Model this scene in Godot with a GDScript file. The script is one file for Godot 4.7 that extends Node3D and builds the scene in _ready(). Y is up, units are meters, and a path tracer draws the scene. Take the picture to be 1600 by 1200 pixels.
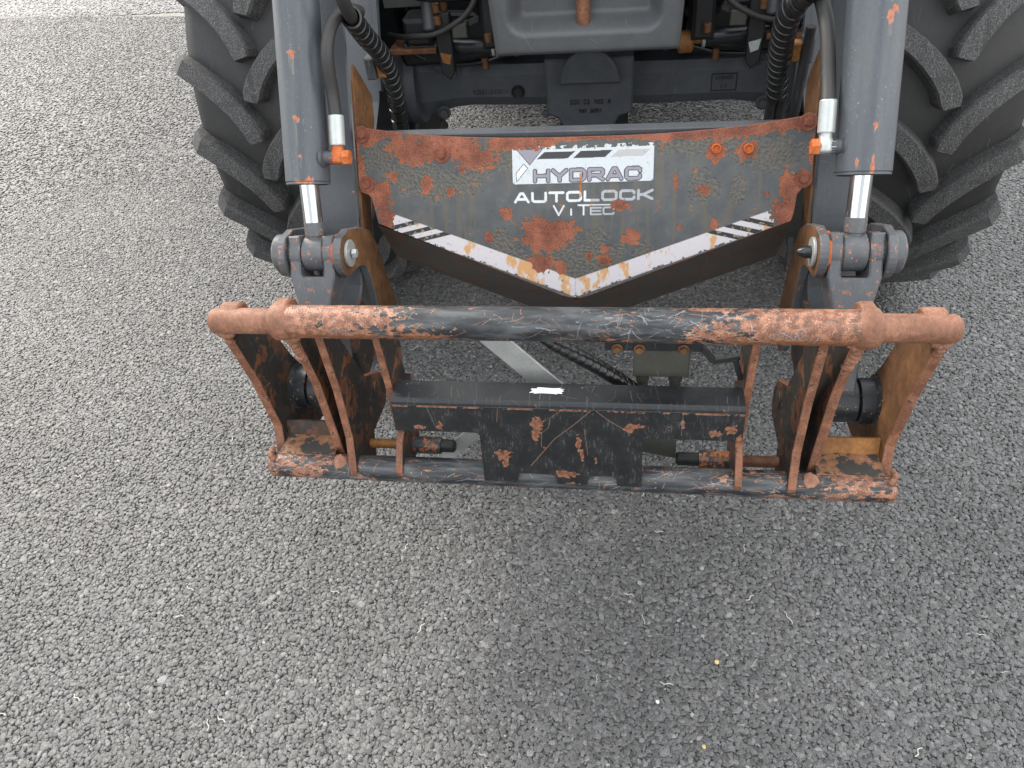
extends Node3D
# A front loader with its quick-attach frame on the nose of a tractor, on an asphalt yard.
# Axes: x to the right of the photograph, y up, z from the tractor towards the camera; metres.

const UPV := Vector3(0, 0.9197, -0.3926)      # up along the leaning cross plate
const OUTV := Vector3(0, 0.3926, 0.9197)      # out of the cross plate
const PLATE0 := Vector3(0, 0.569, -0.330)     # its lowest tip
const PW := 1400
const PH := 570

var M := {}
var used := {}
var rng := RandomNumberGenerator.new()

# ------------------------------------------------------------------ nodes
func numbered(called: String, parent: Node) -> String:
	var key := str(parent.get_instance_id()) + called
	used[key] = used.get(key, 0) + 1
	return called if used[key] == 1 else "%s_%03d" % [called, used[key] - 1]

func thing(called: String, at: Vector3, label: String, category: String, group := "") -> Node3D:
	var o := Node3D.new()
	o.name = numbered(called, self)
	add_child(o, true)
	o.position = at
	o.set_meta("label", label)
	o.set_meta("category", category)
	if group != "":
		o.set_meta("group", group)
	return o

func root_offset(n: Node) -> Vector3:
	var p := Vector3.ZERO
	while n != self:
		p += (n as Node3D).position
		n = n.get_parent()
	return p

# vertices are in scene coordinates; the node is shifted so that they stay there
func obj(called: String, st, mat, parent: Node = self, label := "") -> MeshInstance3D:
	var o := MeshInstance3D.new()
	var sts: Array = st if st is Array else [st]
	var mats: Array = mat if mat is Array else [mat]
	var mesh: ArrayMesh = null
	for i in sts.size():
		mesh = sts[i].commit(mesh) if mesh != null else sts[i].commit()
		mesh.surface_set_material(mesh.get_surface_count() - 1, mats[i])
	o.mesh = mesh
	o.name = numbered(called, parent)
	parent.add_child(o, true)
	o.position = -root_offset(parent)
	if label != "":
		o.set_meta("label", label)
	return o

func group_part(called: String, at: Vector3, parent: Node) -> Node3D:
	var o := Node3D.new()
	o.name = numbered(called, parent)
	parent.add_child(o, true)
	o.position = at - root_offset(parent)
	return o

# ------------------------------------------------------------------ shapes
func mb() -> SurfaceTool:
	var st := SurfaceTool.new()
	st.begin(Mesh.PRIMITIVE_TRIANGLES)
	return st

func tri(st: SurfaceTool, p: Array, n: Array, uv: Array) -> void:
	var g: Vector3 = (p[1] - p[0]).cross(p[2] - p[0])
	var ids := [0, 1, 2]
	if g.dot(n[0] + n[1] + n[2]) > 0.0:
		ids = [0, 2, 1]
	for i in ids:
		st.set_normal(n[i])
		st.set_uv(uv[i])
		st.add_vertex(p[i])

func quad(st: SurfaceTool, a: Vector3, b: Vector3, c: Vector3, d: Vector3, n: Vector3) -> void:
	var z := Vector2.ZERO
	tri(st, [a, b, c], [n, n, n], [z, z, z])
	tri(st, [a, c, d], [n, n, n], [z, z, z])

# plate: polygon in the plane (o, u, v), extruded from -th/2 to th/2 along w, edges chamfered
func prism(st: SurfaceTool, poly: Array, o: Vector3, u: Vector3, v: Vector3, th: float, bevel := 0.0015, edge: SurfaceTool = null, uvscale := Vector4(1, 1, 0, 0)) -> void:
	var w := u.cross(v).normalized()
	var es: SurfaceTool = edge if edge != null else st
	var pts := PackedVector2Array()
	for q in poly:
		pts.append(q)
	var area := 0.0
	for i in pts.size():
		area += pts[i].cross(pts[(i + 1) % pts.size()])
	if area < 0.0:
		pts.reverse()
	var n := pts.size()
	var inner := PackedVector2Array()
	for i in n:
		var e0 := (pts[i] - pts[(i + n - 1) % n]).normalized()
		var e1 := (pts[(i + 1) % n] - pts[i]).normalized()
		var n0 := Vector2(-e0.y, e0.x)
		var n1 := Vector2(-e1.y, e1.x)
		var m := (n0 + n1)
		m = m / maxf(0.3, m.length_squared()) * 2.0 if m.length() > 0.01 else n0
		inner.append(pts[i] + m * bevel)
	var idx := Geometry2D.triangulate_polygon(inner)
	if idx.is_empty():
		idx = Geometry2D.triangulate_polygon(pts)
	for side in [1.0, -1.0]:
		var nn: Vector3 = w * side
		for k in range(0, idx.size(), 3):
			var ps := []
			var uvs := []
			for j in 3:
				var q: Vector2 = inner[idx[k + j]]
				ps.append(o + u * q.x + v * q.y + nn * (th / 2))
				uvs.append(Vector2(q.x * uvscale.x + uvscale.z, q.y * uvscale.y + uvscale.w))
			tri(st, ps, [nn, nn, nn], uvs)
	for i in n:
		var j := (i + 1) % n
		var e := (pts[j] - pts[i]).normalized()
		var side_n := (u * e.y - v * e.x).normalized()
		var a := o + u * pts[i].x + v * pts[i].y
		var b := o + u * pts[j].x + v * pts[j].y
		var ai := o + u * inner[i].x + v * inner[i].y
		var bi := o + u * inner[j].x + v * inner[j].y
		var h := th / 2 - bevel * 0.8
		quad(es, a + w * h, b + w * h, b - w * h, a - w * h, side_n)
		if bevel > 0.0:
			quad(es, a + w * h, b + w * h, bi + w * (th / 2), ai + w * (th / 2), (side_n + w).normalized())
			quad(es, a - w * h, b - w * h, bi - w * (th / 2), ai - w * (th / 2), (side_n - w).normalized())

func box(st: SurfaceTool, lo: Vector3, hi: Vector3, bevel := 0.002) -> void:
	var c := (lo + hi) / 2
	var s := (hi - lo) / 2
	prism(st, [Vector2(-s.x, -s.y), Vector2(s.x, -s.y), Vector2(s.x, s.y), Vector2(-s.x, s.y)], c, Vector3.RIGHT, Vector3.UP, s.z * 2, bevel)

func slab(st: SurfaceTool, a: Vector3, b: Vector3, wdir: Vector3, width: float, th: float, bevel := 0.001) -> void:
	# flat bar from a to b
	var u := (b - a).normalized()
	var v := (wdir - u * wdir.dot(u)).normalized()
	var l := a.distance_to(b)
	var h := width / 2
	prism(st, [Vector2(0, -h), Vector2(l, -h), Vector2(l, h), Vector2(0, h)], a, u, v, th, bevel)

func frame_of(axis: Vector3) -> Array:
	var a := axis.normalized()
	var u := Vector3.UP if absf(a.y) < 0.9 else Vector3.BACK
	u = (u - a * u.dot(a)).normalized()
	return [a, u, a.cross(u)]

# turned part: profile of (along, radius); each band keeps hard edges unless smooth
func lathe(st: SurfaceTool, o: Vector3, axis: Vector3, prof: Array, seg := 24, smooth := false, sides := 0, wob := 0.0) -> void:
	var f := frame_of(axis)
	var total: float = maxf(0.0001, prof[-1].x - prof[0].x)
	var nseg := sides if sides > 0 else seg
	for i in prof.size() - 1:
		var p0: Vector2 = prof[i]
		var p1: Vector2 = prof[i + 1]
		var nrm := []
		for e in 2:
			var d := p1 - p0
			if smooth:
				var ia := maxi(0, i + e - 1)
				var ib := mini(prof.size() - 1, i + e + 1)
				d = prof[ib] - prof[ia]
			nrm.append(Vector2(-d.y, d.x).normalized())
		for k in nseg:
			var t0 := TAU * k / nseg
			var t1 := TAU * (k + 1) / nseg
			var c := []
			var nn := []
			var uv := []
			for e in [[0, t0], [0, t1], [1, t1], [1, t0]]:
				var pr: Vector2 = p0 if e[0] == 0 else p1
				var dir: Vector3 = f[1] * cos(e[1]) + f[2] * sin(e[1])
				var r := pr.y
				if wob > 0.0:
					r += wob * (sin(e[1] * 3.0 + pr.x * 90.0) + sin(e[1] * 7.0 + 1.3 + pr.x * 210.0)) * 0.5
				c.append(o + f[0] * pr.x + dir * r)
				var q: Vector2 = nrm[e[0]]
				var dn := dir
				if sides > 0:
					dn = f[1] * cos((t0 + t1) / 2) + f[2] * sin((t0 + t1) / 2)
				nn.append((f[0] * q.x + dn * q.y).normalized())
				uv.append(Vector2((pr.x - prof[0].x) / total, e[1] / TAU))
			if p0.y > 0.00001:
				tri(st, [c[0], c[1], c[2]], [nn[0], nn[1], nn[2]], [uv[0], uv[1], uv[2]])
			if p1.y > 0.00001 or p0.y > 0.00001:
				if p1.y > 0.00001:
					tri(st, [c[0], c[2], c[3]], [nn[0], nn[2], nn[3]], [uv[0], uv[2], uv[3]])

# round bar with rounded ends
func rod(st: SurfaceTool, a: Vector3, b: Vector3, r: float, seg := 20, round_ := 0.002) -> void:
	var l := a.distance_to(b)
	lathe(st, a, b - a, [Vector2(0, 0), Vector2(0, r - round_), Vector2(round_, r), Vector2(l - round_, r), Vector2(l, r - round_), Vector2(l, 0)], seg)

# tube along a smooth path
func tube(st: SurfaceTool, ctrl: Array, r: float, seg := 14, steps := 8, ridge := 0.0, ridge_len := 0.01, wave := false) -> void:
	var cv := Curve3D.new()
	cv.bake_interval = 0.004
	for i in ctrl.size():
		var pa: Vector3 = ctrl[maxi(0, i - 1)]
		var pb: Vector3 = ctrl[mini(ctrl.size() - 1, i + 1)]
		var tg := (pb - pa) / 6.0
		cv.add_point(ctrl[i], -tg, tg)
	var total := cv.get_baked_length()
	var n := maxi(steps, int(total / (ridge_len / 10.0))) if ridge > 0.0 else maxi(steps, int(total / 0.012))
	var up := Vector3.ZERO
	var rings := []
	for i in n + 1:
		var d := total * i / n
		var p := cv.sample_baked(d, true)
		var q := cv.sample_baked(minf(total, d + 0.002), true) - cv.sample_baked(maxf(0, d - 0.002), true)
		var t := q.normalized()
		if up == Vector3.ZERO:
			up = Vector3.UP if absf(t.y) < 0.9 else Vector3.BACK
		up = (up - t * up.dot(t)).normalized()
		rings.append([p, up, t.cross(up), d, t])
	var off := func(dd: float, ang: float) -> float:
		if ridge <= 0.0:
			return r
		var ph := fposmod(dd / ridge_len + (ang / TAU if wave else 0.0), 1.0)
		# a wound strip: rises slowly, drops at its edge
		return r - ridge * (1.0 - minf(1.0, ph * 1.15)) * (0.7 if ph > 0.1 else 1.4)
	for i in n:
		for k in seg:
			var c := []
			var nn := []
			for e in [[i, k], [i, k + 1], [i + 1, k + 1], [i + 1, k]]:
				var g: Array = rings[e[0]]
				var an: float = TAU * e[1] / seg
				var dir: Vector3 = g[1] * cos(an) + g[2] * sin(an)
				var rr: float = off.call(g[3], an)
				c.append(g[0] + dir * rr)
				var slope: float = (off.call(g[3] + 0.0006, an) - off.call(g[3] - 0.0006, an)) / 0.0012
				nn.append((dir - g[4] * clampf(slope, -1.2, 1.2)).normalized())
			var z := Vector2.ZERO
			tri(st, [c[0], c[1], c[2]], [nn[0], nn[1], nn[2]], [z, z, z])
			tri(st, [c[0], c[2], c[3]], [nn[0], nn[2], nn[3]], [z, z, z])
	for e in [0, n]:
		var g: Array = rings[e]
		var tn: Vector3 = g[4] if e == n else -g[4]
		for k in seg:
			var a0 := TAU * k / seg
			var a1 := TAU * (k + 1) / seg
			var z := Vector2.ZERO
			tri(st, [g[0], g[0] + (g[1] * cos(a0) + g[2] * sin(a0)) * r * 0.97, g[0] + (g[1] * cos(a1) + g[2] * sin(a1)) * r * 0.97], [tn, tn, tn], [z, z, z])

# spiral wrap: overlapping bands, each with a lip
func banded(st: SurfaceTool, ctrl: Array, r: float, lip: float, band: float, slant: float, seg := 20) -> void:
	var cv := Curve3D.new()
	cv.bake_interval = 0.003
	for i in ctrl.size():
		var pa: Vector3 = ctrl[maxi(0, i - 1)]
		var pb: Vector3 = ctrl[mini(ctrl.size() - 1, i + 1)]
		var tg := (pb - pa) / 6.0
		cv.add_point(ctrl[i], -tg, tg)
	var total := cv.get_baked_length()
	var n := int(total / band)
	var at := func(d: float) -> Array:
		var p := cv.sample_baked(clampf(d, 0, total), true)
		var t := (cv.sample_baked(minf(total, d + 0.004), true) - cv.sample_baked(maxf(0, d - 0.004), true)).normalized()
		var u := Vector3.BACK if absf(t.z) < 0.85 else Vector3.UP
		u = (u - t * u.dot(t)).normalized()
		return [p, t, u, t.cross(u)]
	var z := Vector2.ZERO
	for i in n:
		var rings := []
		for e in [[0.0, r - lip], [0.13, r - lip], [0.15, r - 0.0006], [0.55, r], [0.97, r - 0.0004], [1.0, r - lip]]:
			var ring := []
			for k in seg + 1:
				var an := TAU * k / seg
				var d: float = (i + e[0]) * band + slant * r * cos(an + 0.6)
				var f: Array = at.call(d)
				ring.append([f[0] + (f[2] * cos(an) + f[3] * sin(an)) * e[1], f[2] * cos(an) + f[3] * sin(an), f[1]])
			rings.append(ring)
		for l in 5:
			for k in seg:
				var a: Array = rings[l][k]
				var b: Array = rings[l][k + 1]
				var c: Array = rings[l + 1][k + 1]
				var d2: Array = rings[l + 1][k]
				var ax: Vector3 = a[2] * ([0.0, -1.6, -0.1, 0.1, 1.6][l])
				var na: Vector3 = (a[1] + ax).normalized()
				var nb: Vector3 = (b[1] + ax).normalized()
				tri(st, [a[0], b[0], c[0]], [na, nb, nb], [z, z, z])
				tri(st, [a[0], c[0], d2[0]], [na, nb, na], [z, z, z])

# lumpy bead of weld along a path
func bead(st: SurfaceTool, pts: Array, r: float) -> void:
	for i in pts.size() - 1:
		var a: Vector3 = pts[i]
		var b: Vector3 = pts[i + 1]
		var l := a.distance_to(b)
		var m := maxi(3, int(l / (r * 0.22)))
		for k in m:
			var c := a.lerp(b, (k + 0.5) / m) + Vector3(rng.randf_range(-1, 1), rng.randf_range(-1, 1), rng.randf_range(-1, 1)) * r * 0.2
			var rr := r * rng.randf_range(0.7, 0.92)
			lathe(st, c - (b - a).normalized() * rr * 0.8, b - a, [Vector2(0, 0), Vector2(rr * 0.25, rr * 0.7), Vector2(rr * 0.8, rr), Vector2(rr * 1.35, rr * 0.7), Vector2(rr * 1.6, 0)], 9, true)

func circle_pts(c: Vector2, r: float, a0: float, a1: float, n: int) -> Array:
	var out := []
	for i in n + 1:
		var a := deg_to_rad(lerpf(a0, a1, float(i) / n))
		out.append(c + Vector2(cos(a), sin(a)) * r)
	return out

func hexbolt(st: SurfaceTool, o: Vector3, axis: Vector3, r: float, washer: float) -> void:
	if washer > 0.0:
		lathe(st, o, axis, [Vector2(0, washer), Vector2(0.0022, washer), Vector2(0.003, washer - 0.001), Vector2(0.003, 0)], 18)
	lathe(st, o + axis.normalized() * 0.003, axis, [Vector2(0, r), Vector2(r * 0.75, r), Vector2(r * 0.9, r * 0.85), Vector2(r * 0.9, 0)], 6, false, 6)

# ------------------------------------------------------------------ textures
func noise(seed_: int, freq: float, oct := 4, kind := FastNoiseLite.TYPE_SIMPLEX_SMOOTH) -> FastNoiseLite:
	var n := FastNoiseLite.new()
	n.seed = seed_
	n.frequency = freq
	n.noise_type = kind
	n.fractal_octaves = oct
	return n

func nbytes(seed_: int, freq: float, size := 512, oct := 4) -> PackedByteArray:
	var im := noise(seed_, freq, oct).get_seamless_image(size, size)
	im.convert(Image.FORMAT_L8)
	return im.get_data()

func tex(im: Image) -> ImageTexture:
	im.generate_mipmaps()
	return ImageTexture.create_from_image(im)

func relief(h: PackedByteArray, w: int, hh: int, strength: float) -> ImageTexture:
	var im := Image.create_from_data(w, hh, false, Image.FORMAT_L8, h)
	im.convert(Image.FORMAT_RGBA8)
	im.bump_map_to_normal_map(strength)
	return tex(im)

# paint that has flaked to rust; thr is the share of the noise kept as paint
func chipped(s: int, thr: float, paint_a: Color, paint_b: Color, rust_a: Color, rust_b: Color, freq := 0.012, scratches := 0, scratch_col := Color(0.7, 0.5, 0.4), bump := 2.0, speck := 0.0, speck_col := Color(0.8, 0.8, 0.8)) -> Array:
	var n := 512
	var a := nbytes(s, freq, n, 5)
	var b := nbytes(s + 7, freq * 4.0, n, 4)
	var c := nbytes(s + 13, 0.22, n, 2)
	var d := nbytes(s + 19, freq * 0.6, n, 3)
	var out := PackedByteArray()
	out.resize(n * n * 3)
	var hh := PackedByteArray()
	hh.resize(n * n)
	for i in n * n:
		var m: float = (a[i] * 0.60 + b[i] * 0.27 + c[i] * 0.13) / 255.0
		var g: float = c[i] / 255.0
		var bb: float = b[i] / 255.0
		var col: Color
		if m > thr:
			var t := clampf((d[i] / 255.0 - 0.3) * 1.6 + (g - 0.5) * 0.9, 0.0, 1.0)
			col = rust_a.lerp(rust_b, t)
			col = col * (0.82 + 0.36 * bb)
			hh[i] = int(clampf(90.0 + g * 70.0 + bb * 40.0, 0, 255))
		else:
			col = paint_a.lerp(paint_b, clampf(d[i] / 255.0 * 0.7 + (bb - 0.5) * 0.6 + 0.15, 0, 1)) * (0.93 + 0.14 * g)
			if m > thr - 0.025:
				col = col.lerp(rust_a, 0.3)
			if speck > 0.0 and g * 0.65 + bb * 0.35 > 1.0 - speck:
				col = col.lerp(speck_col, 0.75)
			hh[i] = int(clampf(205.0 + g * 22.0, 0, 255))
		out[i * 3] = int(clampf(col.r, 0, 1) * 255)
		out[i * 3 + 1] = int(clampf(col.g, 0, 1) * 255)
		out[i * 3 + 2] = int(clampf(col.b, 0, 1) * 255)
	rng.seed = s
	for k in scratches:
		var p := Vector2(rng.randf() * n, rng.randf() * n)
		var dir := Vector2.from_angle(rng.randf() * TAU)
		if rng.randf() < 0.5:
			dir = Vector2.from_angle(PI / 2 + rng.randf_range(-0.3, 0.3))
		var l := int(rng.randf_range(6, 60) if rng.randf() < 0.85 else rng.randf_range(60, 160))
		var bend := rng.randf_range(-0.008, 0.008)
		var st := rng.randf_range(0.25, 0.9)
		var cc := scratch_col if rng.randf() < 0.5 else Color(0.62, 0.63, 0.64)
		for j in l:
			p += dir
			dir = dir.rotated(bend + rng.randf_range(-0.04, 0.04))
			var x := posmod(int(p.x), n)
			var y := posmod(int(p.y), n)
			var i := (y * n + x) * 3
			var f := st * rng.randf_range(0.5, 1.0)
			out[i] = int(lerpf(out[i], cc.r * 255, f))
			out[i + 1] = int(lerpf(out[i + 1], cc.g * 255, f))
			out[i + 2] = int(lerpf(out[i + 2], cc.b * 255, f))
			hh[y * n + x] = maxi(0, hh[y * n + x] - 40)
	var im := Image.create_from_data(n, n, false, Image.FORMAT_RGB8, out)
	return [tex(im), relief(hh, n, n, bump)]

func mat_of(t: Array, scale_: float, rough: float, metal := 0.0, nscale := 1.0, world := false) -> StandardMaterial3D:
	var m := StandardMaterial3D.new()
	m.albedo_texture = t[0]
	m.normal_enabled = true
	m.normal_texture = t[1]
	m.normal_scale = nscale
	m.roughness = rough
	m.metallic = metal
	m.uv1_triplanar = true
	m.uv1_world_triplanar = world
	m.uv1_scale = Vector3.ONE * scale_
	return m

func plain(c: Color, rough: float, metal := 0.0) -> StandardMaterial3D:
	var m := StandardMaterial3D.new()
	m.albedo_color = c
	m.roughness = rough
	m.metallic = metal
	return m

func make_materials() -> void:
	var rust_a := Color(0.48, 0.27, 0.18)
	var rust_b := Color(0.60, 0.38, 0.27)
	var grey := chipped(11, 0.80, Color(0.235, 0.25, 0.27), Color(0.285, 0.30, 0.315), Color(0.62, 0.33, 0.21), Color(0.70, 0.42, 0.30), 0.016, 40, Color(0.5, 0.45, 0.42), 1.2, 0.13, Color(0.6, 0.6, 0.58))  # loader grey, darker than the rams' same paint to hold shade
	M.grey = mat_of(grey, 2.6, 0.45)
	M.grey_cast = mat_of(chipped(23, 0.88, Color(0.26, 0.275, 0.30), Color(0.32, 0.335, 0.355), Color(0.5, 0.3, 0.2), Color(0.55, 0.36, 0.25), 0.02, 10, Color(0.5, 0.5, 0.5), 3.0, 0.12, Color(0.5, 0.5, 0.5)), 2.5, 0.55)
	M.carrier = mat_of(chipped(29, 0.82, Color(0.285, 0.295, 0.305), Color(0.325, 0.335, 0.34), Color(0.46, 0.29, 0.2), Color(0.5, 0.33, 0.24), 0.016, 34, Color(0.6, 0.6, 0.6), 2.0), 2.2, 0.5)
	M.clevis = mat_of(chipped(37, 0.69, Color(0.285, 0.30, 0.32), Color(0.36, 0.375, 0.385), Color(0.66, 0.36, 0.20), Color(0.74, 0.48, 0.32), 0.02, 20, Color(0.7, 0.5, 0.35), 2.0), 5.0, 0.42)
	M.black = mat_of(chipped(41, 0.74, Color(0.085, 0.095, 0.105), Color(0.15, 0.16, 0.165), Color(0.40, 0.25, 0.17), Color(0.50, 0.33, 0.22), 0.014, 150, Color(0.55, 0.38, 0.3), 1.6, 0.1, Color(0.45, 0.45, 0.43)), 2.6, 0.46)
	M.latch = mat_of(chipped(43, 0.80, Color(0.075, 0.09, 0.105), Color(0.115, 0.13, 0.14), Color(0.62, 0.38, 0.26), Color(0.68, 0.46, 0.34), 0.018, 190, Color(0.62, 0.42, 0.33), 1.4, 0.12, Color(0.5, 0.5, 0.48)), 3.2, 0.40)
	M.gusset = mat_of(chipped(47, 0.57, Color(0.115, 0.11, 0.105), Color(0.20, 0.18, 0.16), Color(0.26, 0.17, 0.115), Color(0.42, 0.255, 0.16), 0.010, 60, Color(0.4, 0.32, 0.26), 2.0), 2.6, 0.58)
	M.rust_edge = mat_of(chipped(53, 0.28, Color(0.20, 0.18, 0.165), Color(0.26, 0.23, 0.21), Color(0.40, 0.255, 0.18), Color(0.55, 0.37, 0.275), 0.020, 60, Color(0.62, 0.5, 0.42), 3.2), 4.0, 0.7)
	M.rust_pink = mat_of(chipped(59, 0.16, Color(0.25, 0.2, 0.17), Color(0.3, 0.25, 0.22), Color(0.44, 0.295, 0.22), Color(0.60, 0.425, 0.335), 0.014, 90, Color(0.75, 0.62, 0.52), 2.2), 3.4, 0.62)
	M.rust_brown = mat_of(chipped(61, 0.30, Color(0.24, 0.20, 0.165), Color(0.29, 0.25, 0.2), Color(0.36, 0.245, 0.15), Color(0.46, 0.32, 0.195), 0.008, 14, Color(0.5, 0.4, 0.3), 2.0), 2.2, 0.66)
	M.rust_orange = mat_of(chipped(67, 0.12, Color(0.4, 0.3, 0.25), Color(0.45, 0.36, 0.3), Color(0.66, 0.33, 0.15), Color(0.76, 0.43, 0.23), 0.02, 0, Color.WHITE, 3.0), 7.0, 0.75)
	M.rust_ochre = mat_of(chipped(71, 0.2, Color(0.3, 0.24, 0.17), Color(0.34, 0.27, 0.2), Color(0.46, 0.30, 0.14), Color(0.60, 0.41, 0.20), 0.012, 20, Color(0.6, 0.5, 0.4), 2.0), 3.0, 0.6)
	M.rust_plate = mat_of(chipped(73, 0.05, rust_a, rust_a, Color(0.42, 0.235, 0.175), Color(0.55, 0.335, 0.25), 0.03, 0, Color.WHITE, 3.5), 5.0, 0.8)
	M.bottom = mat_of(chipped(79, 0.585, Color(0.16, 0.17, 0.175), Color(0.27, 0.275, 0.28), Color(0.38, 0.285, 0.225), Color(0.55, 0.41, 0.325), 0.009, 110, Color(0.66, 0.48, 0.38), 1.8), 2.6, 0.45)
	M.floor = mat_of(chipped(81, 0.45, Color(0.17, 0.165, 0.16), Color(0.24, 0.22, 0.20), Color(0.46, 0.32, 0.22), Color(0.60, 0.43, 0.31), 0.010, 20, Color(0.66, 0.48, 0.38), 2.4), 3.0, 0.7)
	M.sleeve = mat_of(chipped(83, 0.58, Color(0.15, 0.165, 0.175), Color(0.27, 0.28, 0.29), Color(0.62, 0.37, 0.20), Color(0.70, 0.45, 0.28), 0.012, 40, Color(0.7, 0.5, 0.4), 1.6), 4.5, 0.42)
	M.boss = mat_of(chipped(89, 0.72, Color(0.10, 0.115, 0.135), Color(0.15, 0.165, 0.18), Color(0.62, 0.42, 0.25), Color(0.75, 0.62, 0.45), 0.03, 30, Color(0.7, 0.65, 0.5), 1.6), 4.0, 0.4)
	M.vbeam = mat_of(chipped(97, 0.60, Color(0.25, 0.245, 0.24), Color(0.31, 0.30, 0.285), Color(0.31, 0.215, 0.165), Color(0.43, 0.30, 0.23), 0.014, 20, Color(0.4, 0.3, 0.2), 2.4), 3.0, 0.65)  # darker than the plate: brown coat with some shade mixed into the colour
	M.tyre = mat_of(chipped(101, 0.97, Color(0.115, 0.117, 0.12), Color(0.175, 0.175, 0.175), Color(0.3, 0.3, 0.3), Color(0.3, 0.3, 0.3), 0.010, 40, Color(0.45, 0.45, 0.45), 1.0), 2.4, 0.62)
	M.lug = mat_of(chipped(103, 0.97, Color(0.155, 0.155, 0.157), Color(0.225, 0.225, 0.225), Color(0.3, 0.3, 0.3), Color(0.3, 0.3, 0.3), 0.02, 260, Color(0.72, 0.72, 0.72), 3.2, 0.37, Color(0.60, 0.60, 0.60)), 4.2, 0.74, 0.0, 1.0, true)
	M.galv = mat_of(chipped(107, 0.95, Color(0.62, 0.635, 0.63), Color(0.72, 0.73, 0.72), Color(0.6, 0.6, 0.55), Color(0.6, 0.6, 0.55), 0.02, 50, Color(0.8, 0.8, 0.78), 0.7), 3.0, 0.42, 0.35)
	M.zinc = mat_of(chipped(109, 0.93, Color(0.66, 0.68, 0.68), Color(0.76, 0.78, 0.77), Color(0.5, 0.5, 0.46), Color(0.5, 0.5, 0.46), 0.03, 30, Color(0.5, 0.5, 0.5), 0.8), 6.0, 0.38, 0.4)
	M.coupler = mat_of(chipped(113, 0.9, Color(0.24, 0.245, 0.22), Color(0.29, 0.29, 0.265), Color(0.3, 0.26, 0.2), Color(0.3, 0.26, 0.2), 0.02, 24, Color(0.4, 0.4, 0.36), 1.0), 4.0, 0.55)
	M.chrome = plain(Color(0.74, 0.745, 0.75), 0.05, 1.0)
	M.hose = mat_of(chipped(127, 0.98, Color(0.155, 0.155, 0.155), Color(0.215, 0.21, 0.205), Color.GRAY, Color.GRAY, 0.02, 20, Color(0.3, 0.3, 0.3), 0.8), 3.0, 0.55)
	M.wrap = plain(Color(0.10, 0.103, 0.107), 0.27)
	M.dark = mat_of(chipped(131, 0.82, Color(0.095, 0.10, 0.108), Color(0.14, 0.145, 0.15), Color(0.3, 0.2, 0.14), Color(0.36, 0.25, 0.17), 0.02, 20, Color(0.4, 0.4, 0.4), 1.6), 2.0, 0.6)
	M.rod = mat_of(chipped(137, 0.96, Color(0.13, 0.14, 0.15), Color(0.16, 0.17, 0.18), Color.GRAY, Color.GRAY, 0.02, 8, Color(0.4, 0.4, 0.4), 0.6), 3.0, 0.25)
	M.shield = mat_of(chipped(139, 0.9, Color(0.34, 0.36, 0.34), Color(0.38, 0.40, 0.38), Color(0.3, 0.26, 0.2), Color(0.3, 0.26, 0.2), 0.02, 10, Color(0.4, 0.4, 0.36), 1.0), 2.0, 0.55)
	M.sticker = plain(Color(0.86, 0.86, 0.85), 0.5)
	M.stamp = plain(Color(0.13, 0.14, 0.15), 0.7)
	M.glass = plain(Color(0.05, 0.06, 0.07), 0.1)
	M.paint_body = plain(Color(0.20, 0.21, 0.22), 0.4)
	make_latch_texture()
	make_ram_texture("ram_left", 601, [[0.232, 2, 0.003, 12, 0.03], [0.224, 4, 0.005, 5, 0.03], [0.238, 22, 0.003, 2, 0.0], [0.118, 3, 0.006, 7, 0.05], [0.05, 8, 0.003, 4, 0.02], [0.006, 22, 0.007, 12, 0.0], [0.004, 8, 0.003, 16, 0.0]])
	make_ram_texture("ram_right", 611, [[0.245, 12, 0.010, 7, 0.03], [0.256, 20, 0.006, 9, 0.0], [0.285, 14, 0.005, 5, 0.02], [0.078, 2, 0.005, 4, 0.0], [0.018, -28, 0.006, 3, 0.0], [0.012, 3, 0.013, 4, 0.0]])
	make_bar_texture("bar", 200, 0.06, 0.44, 0.315, 0.66)
	make_bar_texture("rail", 260, 0.02, 0.75, 0.36, 0.95)
	make_plate_texture()

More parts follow.
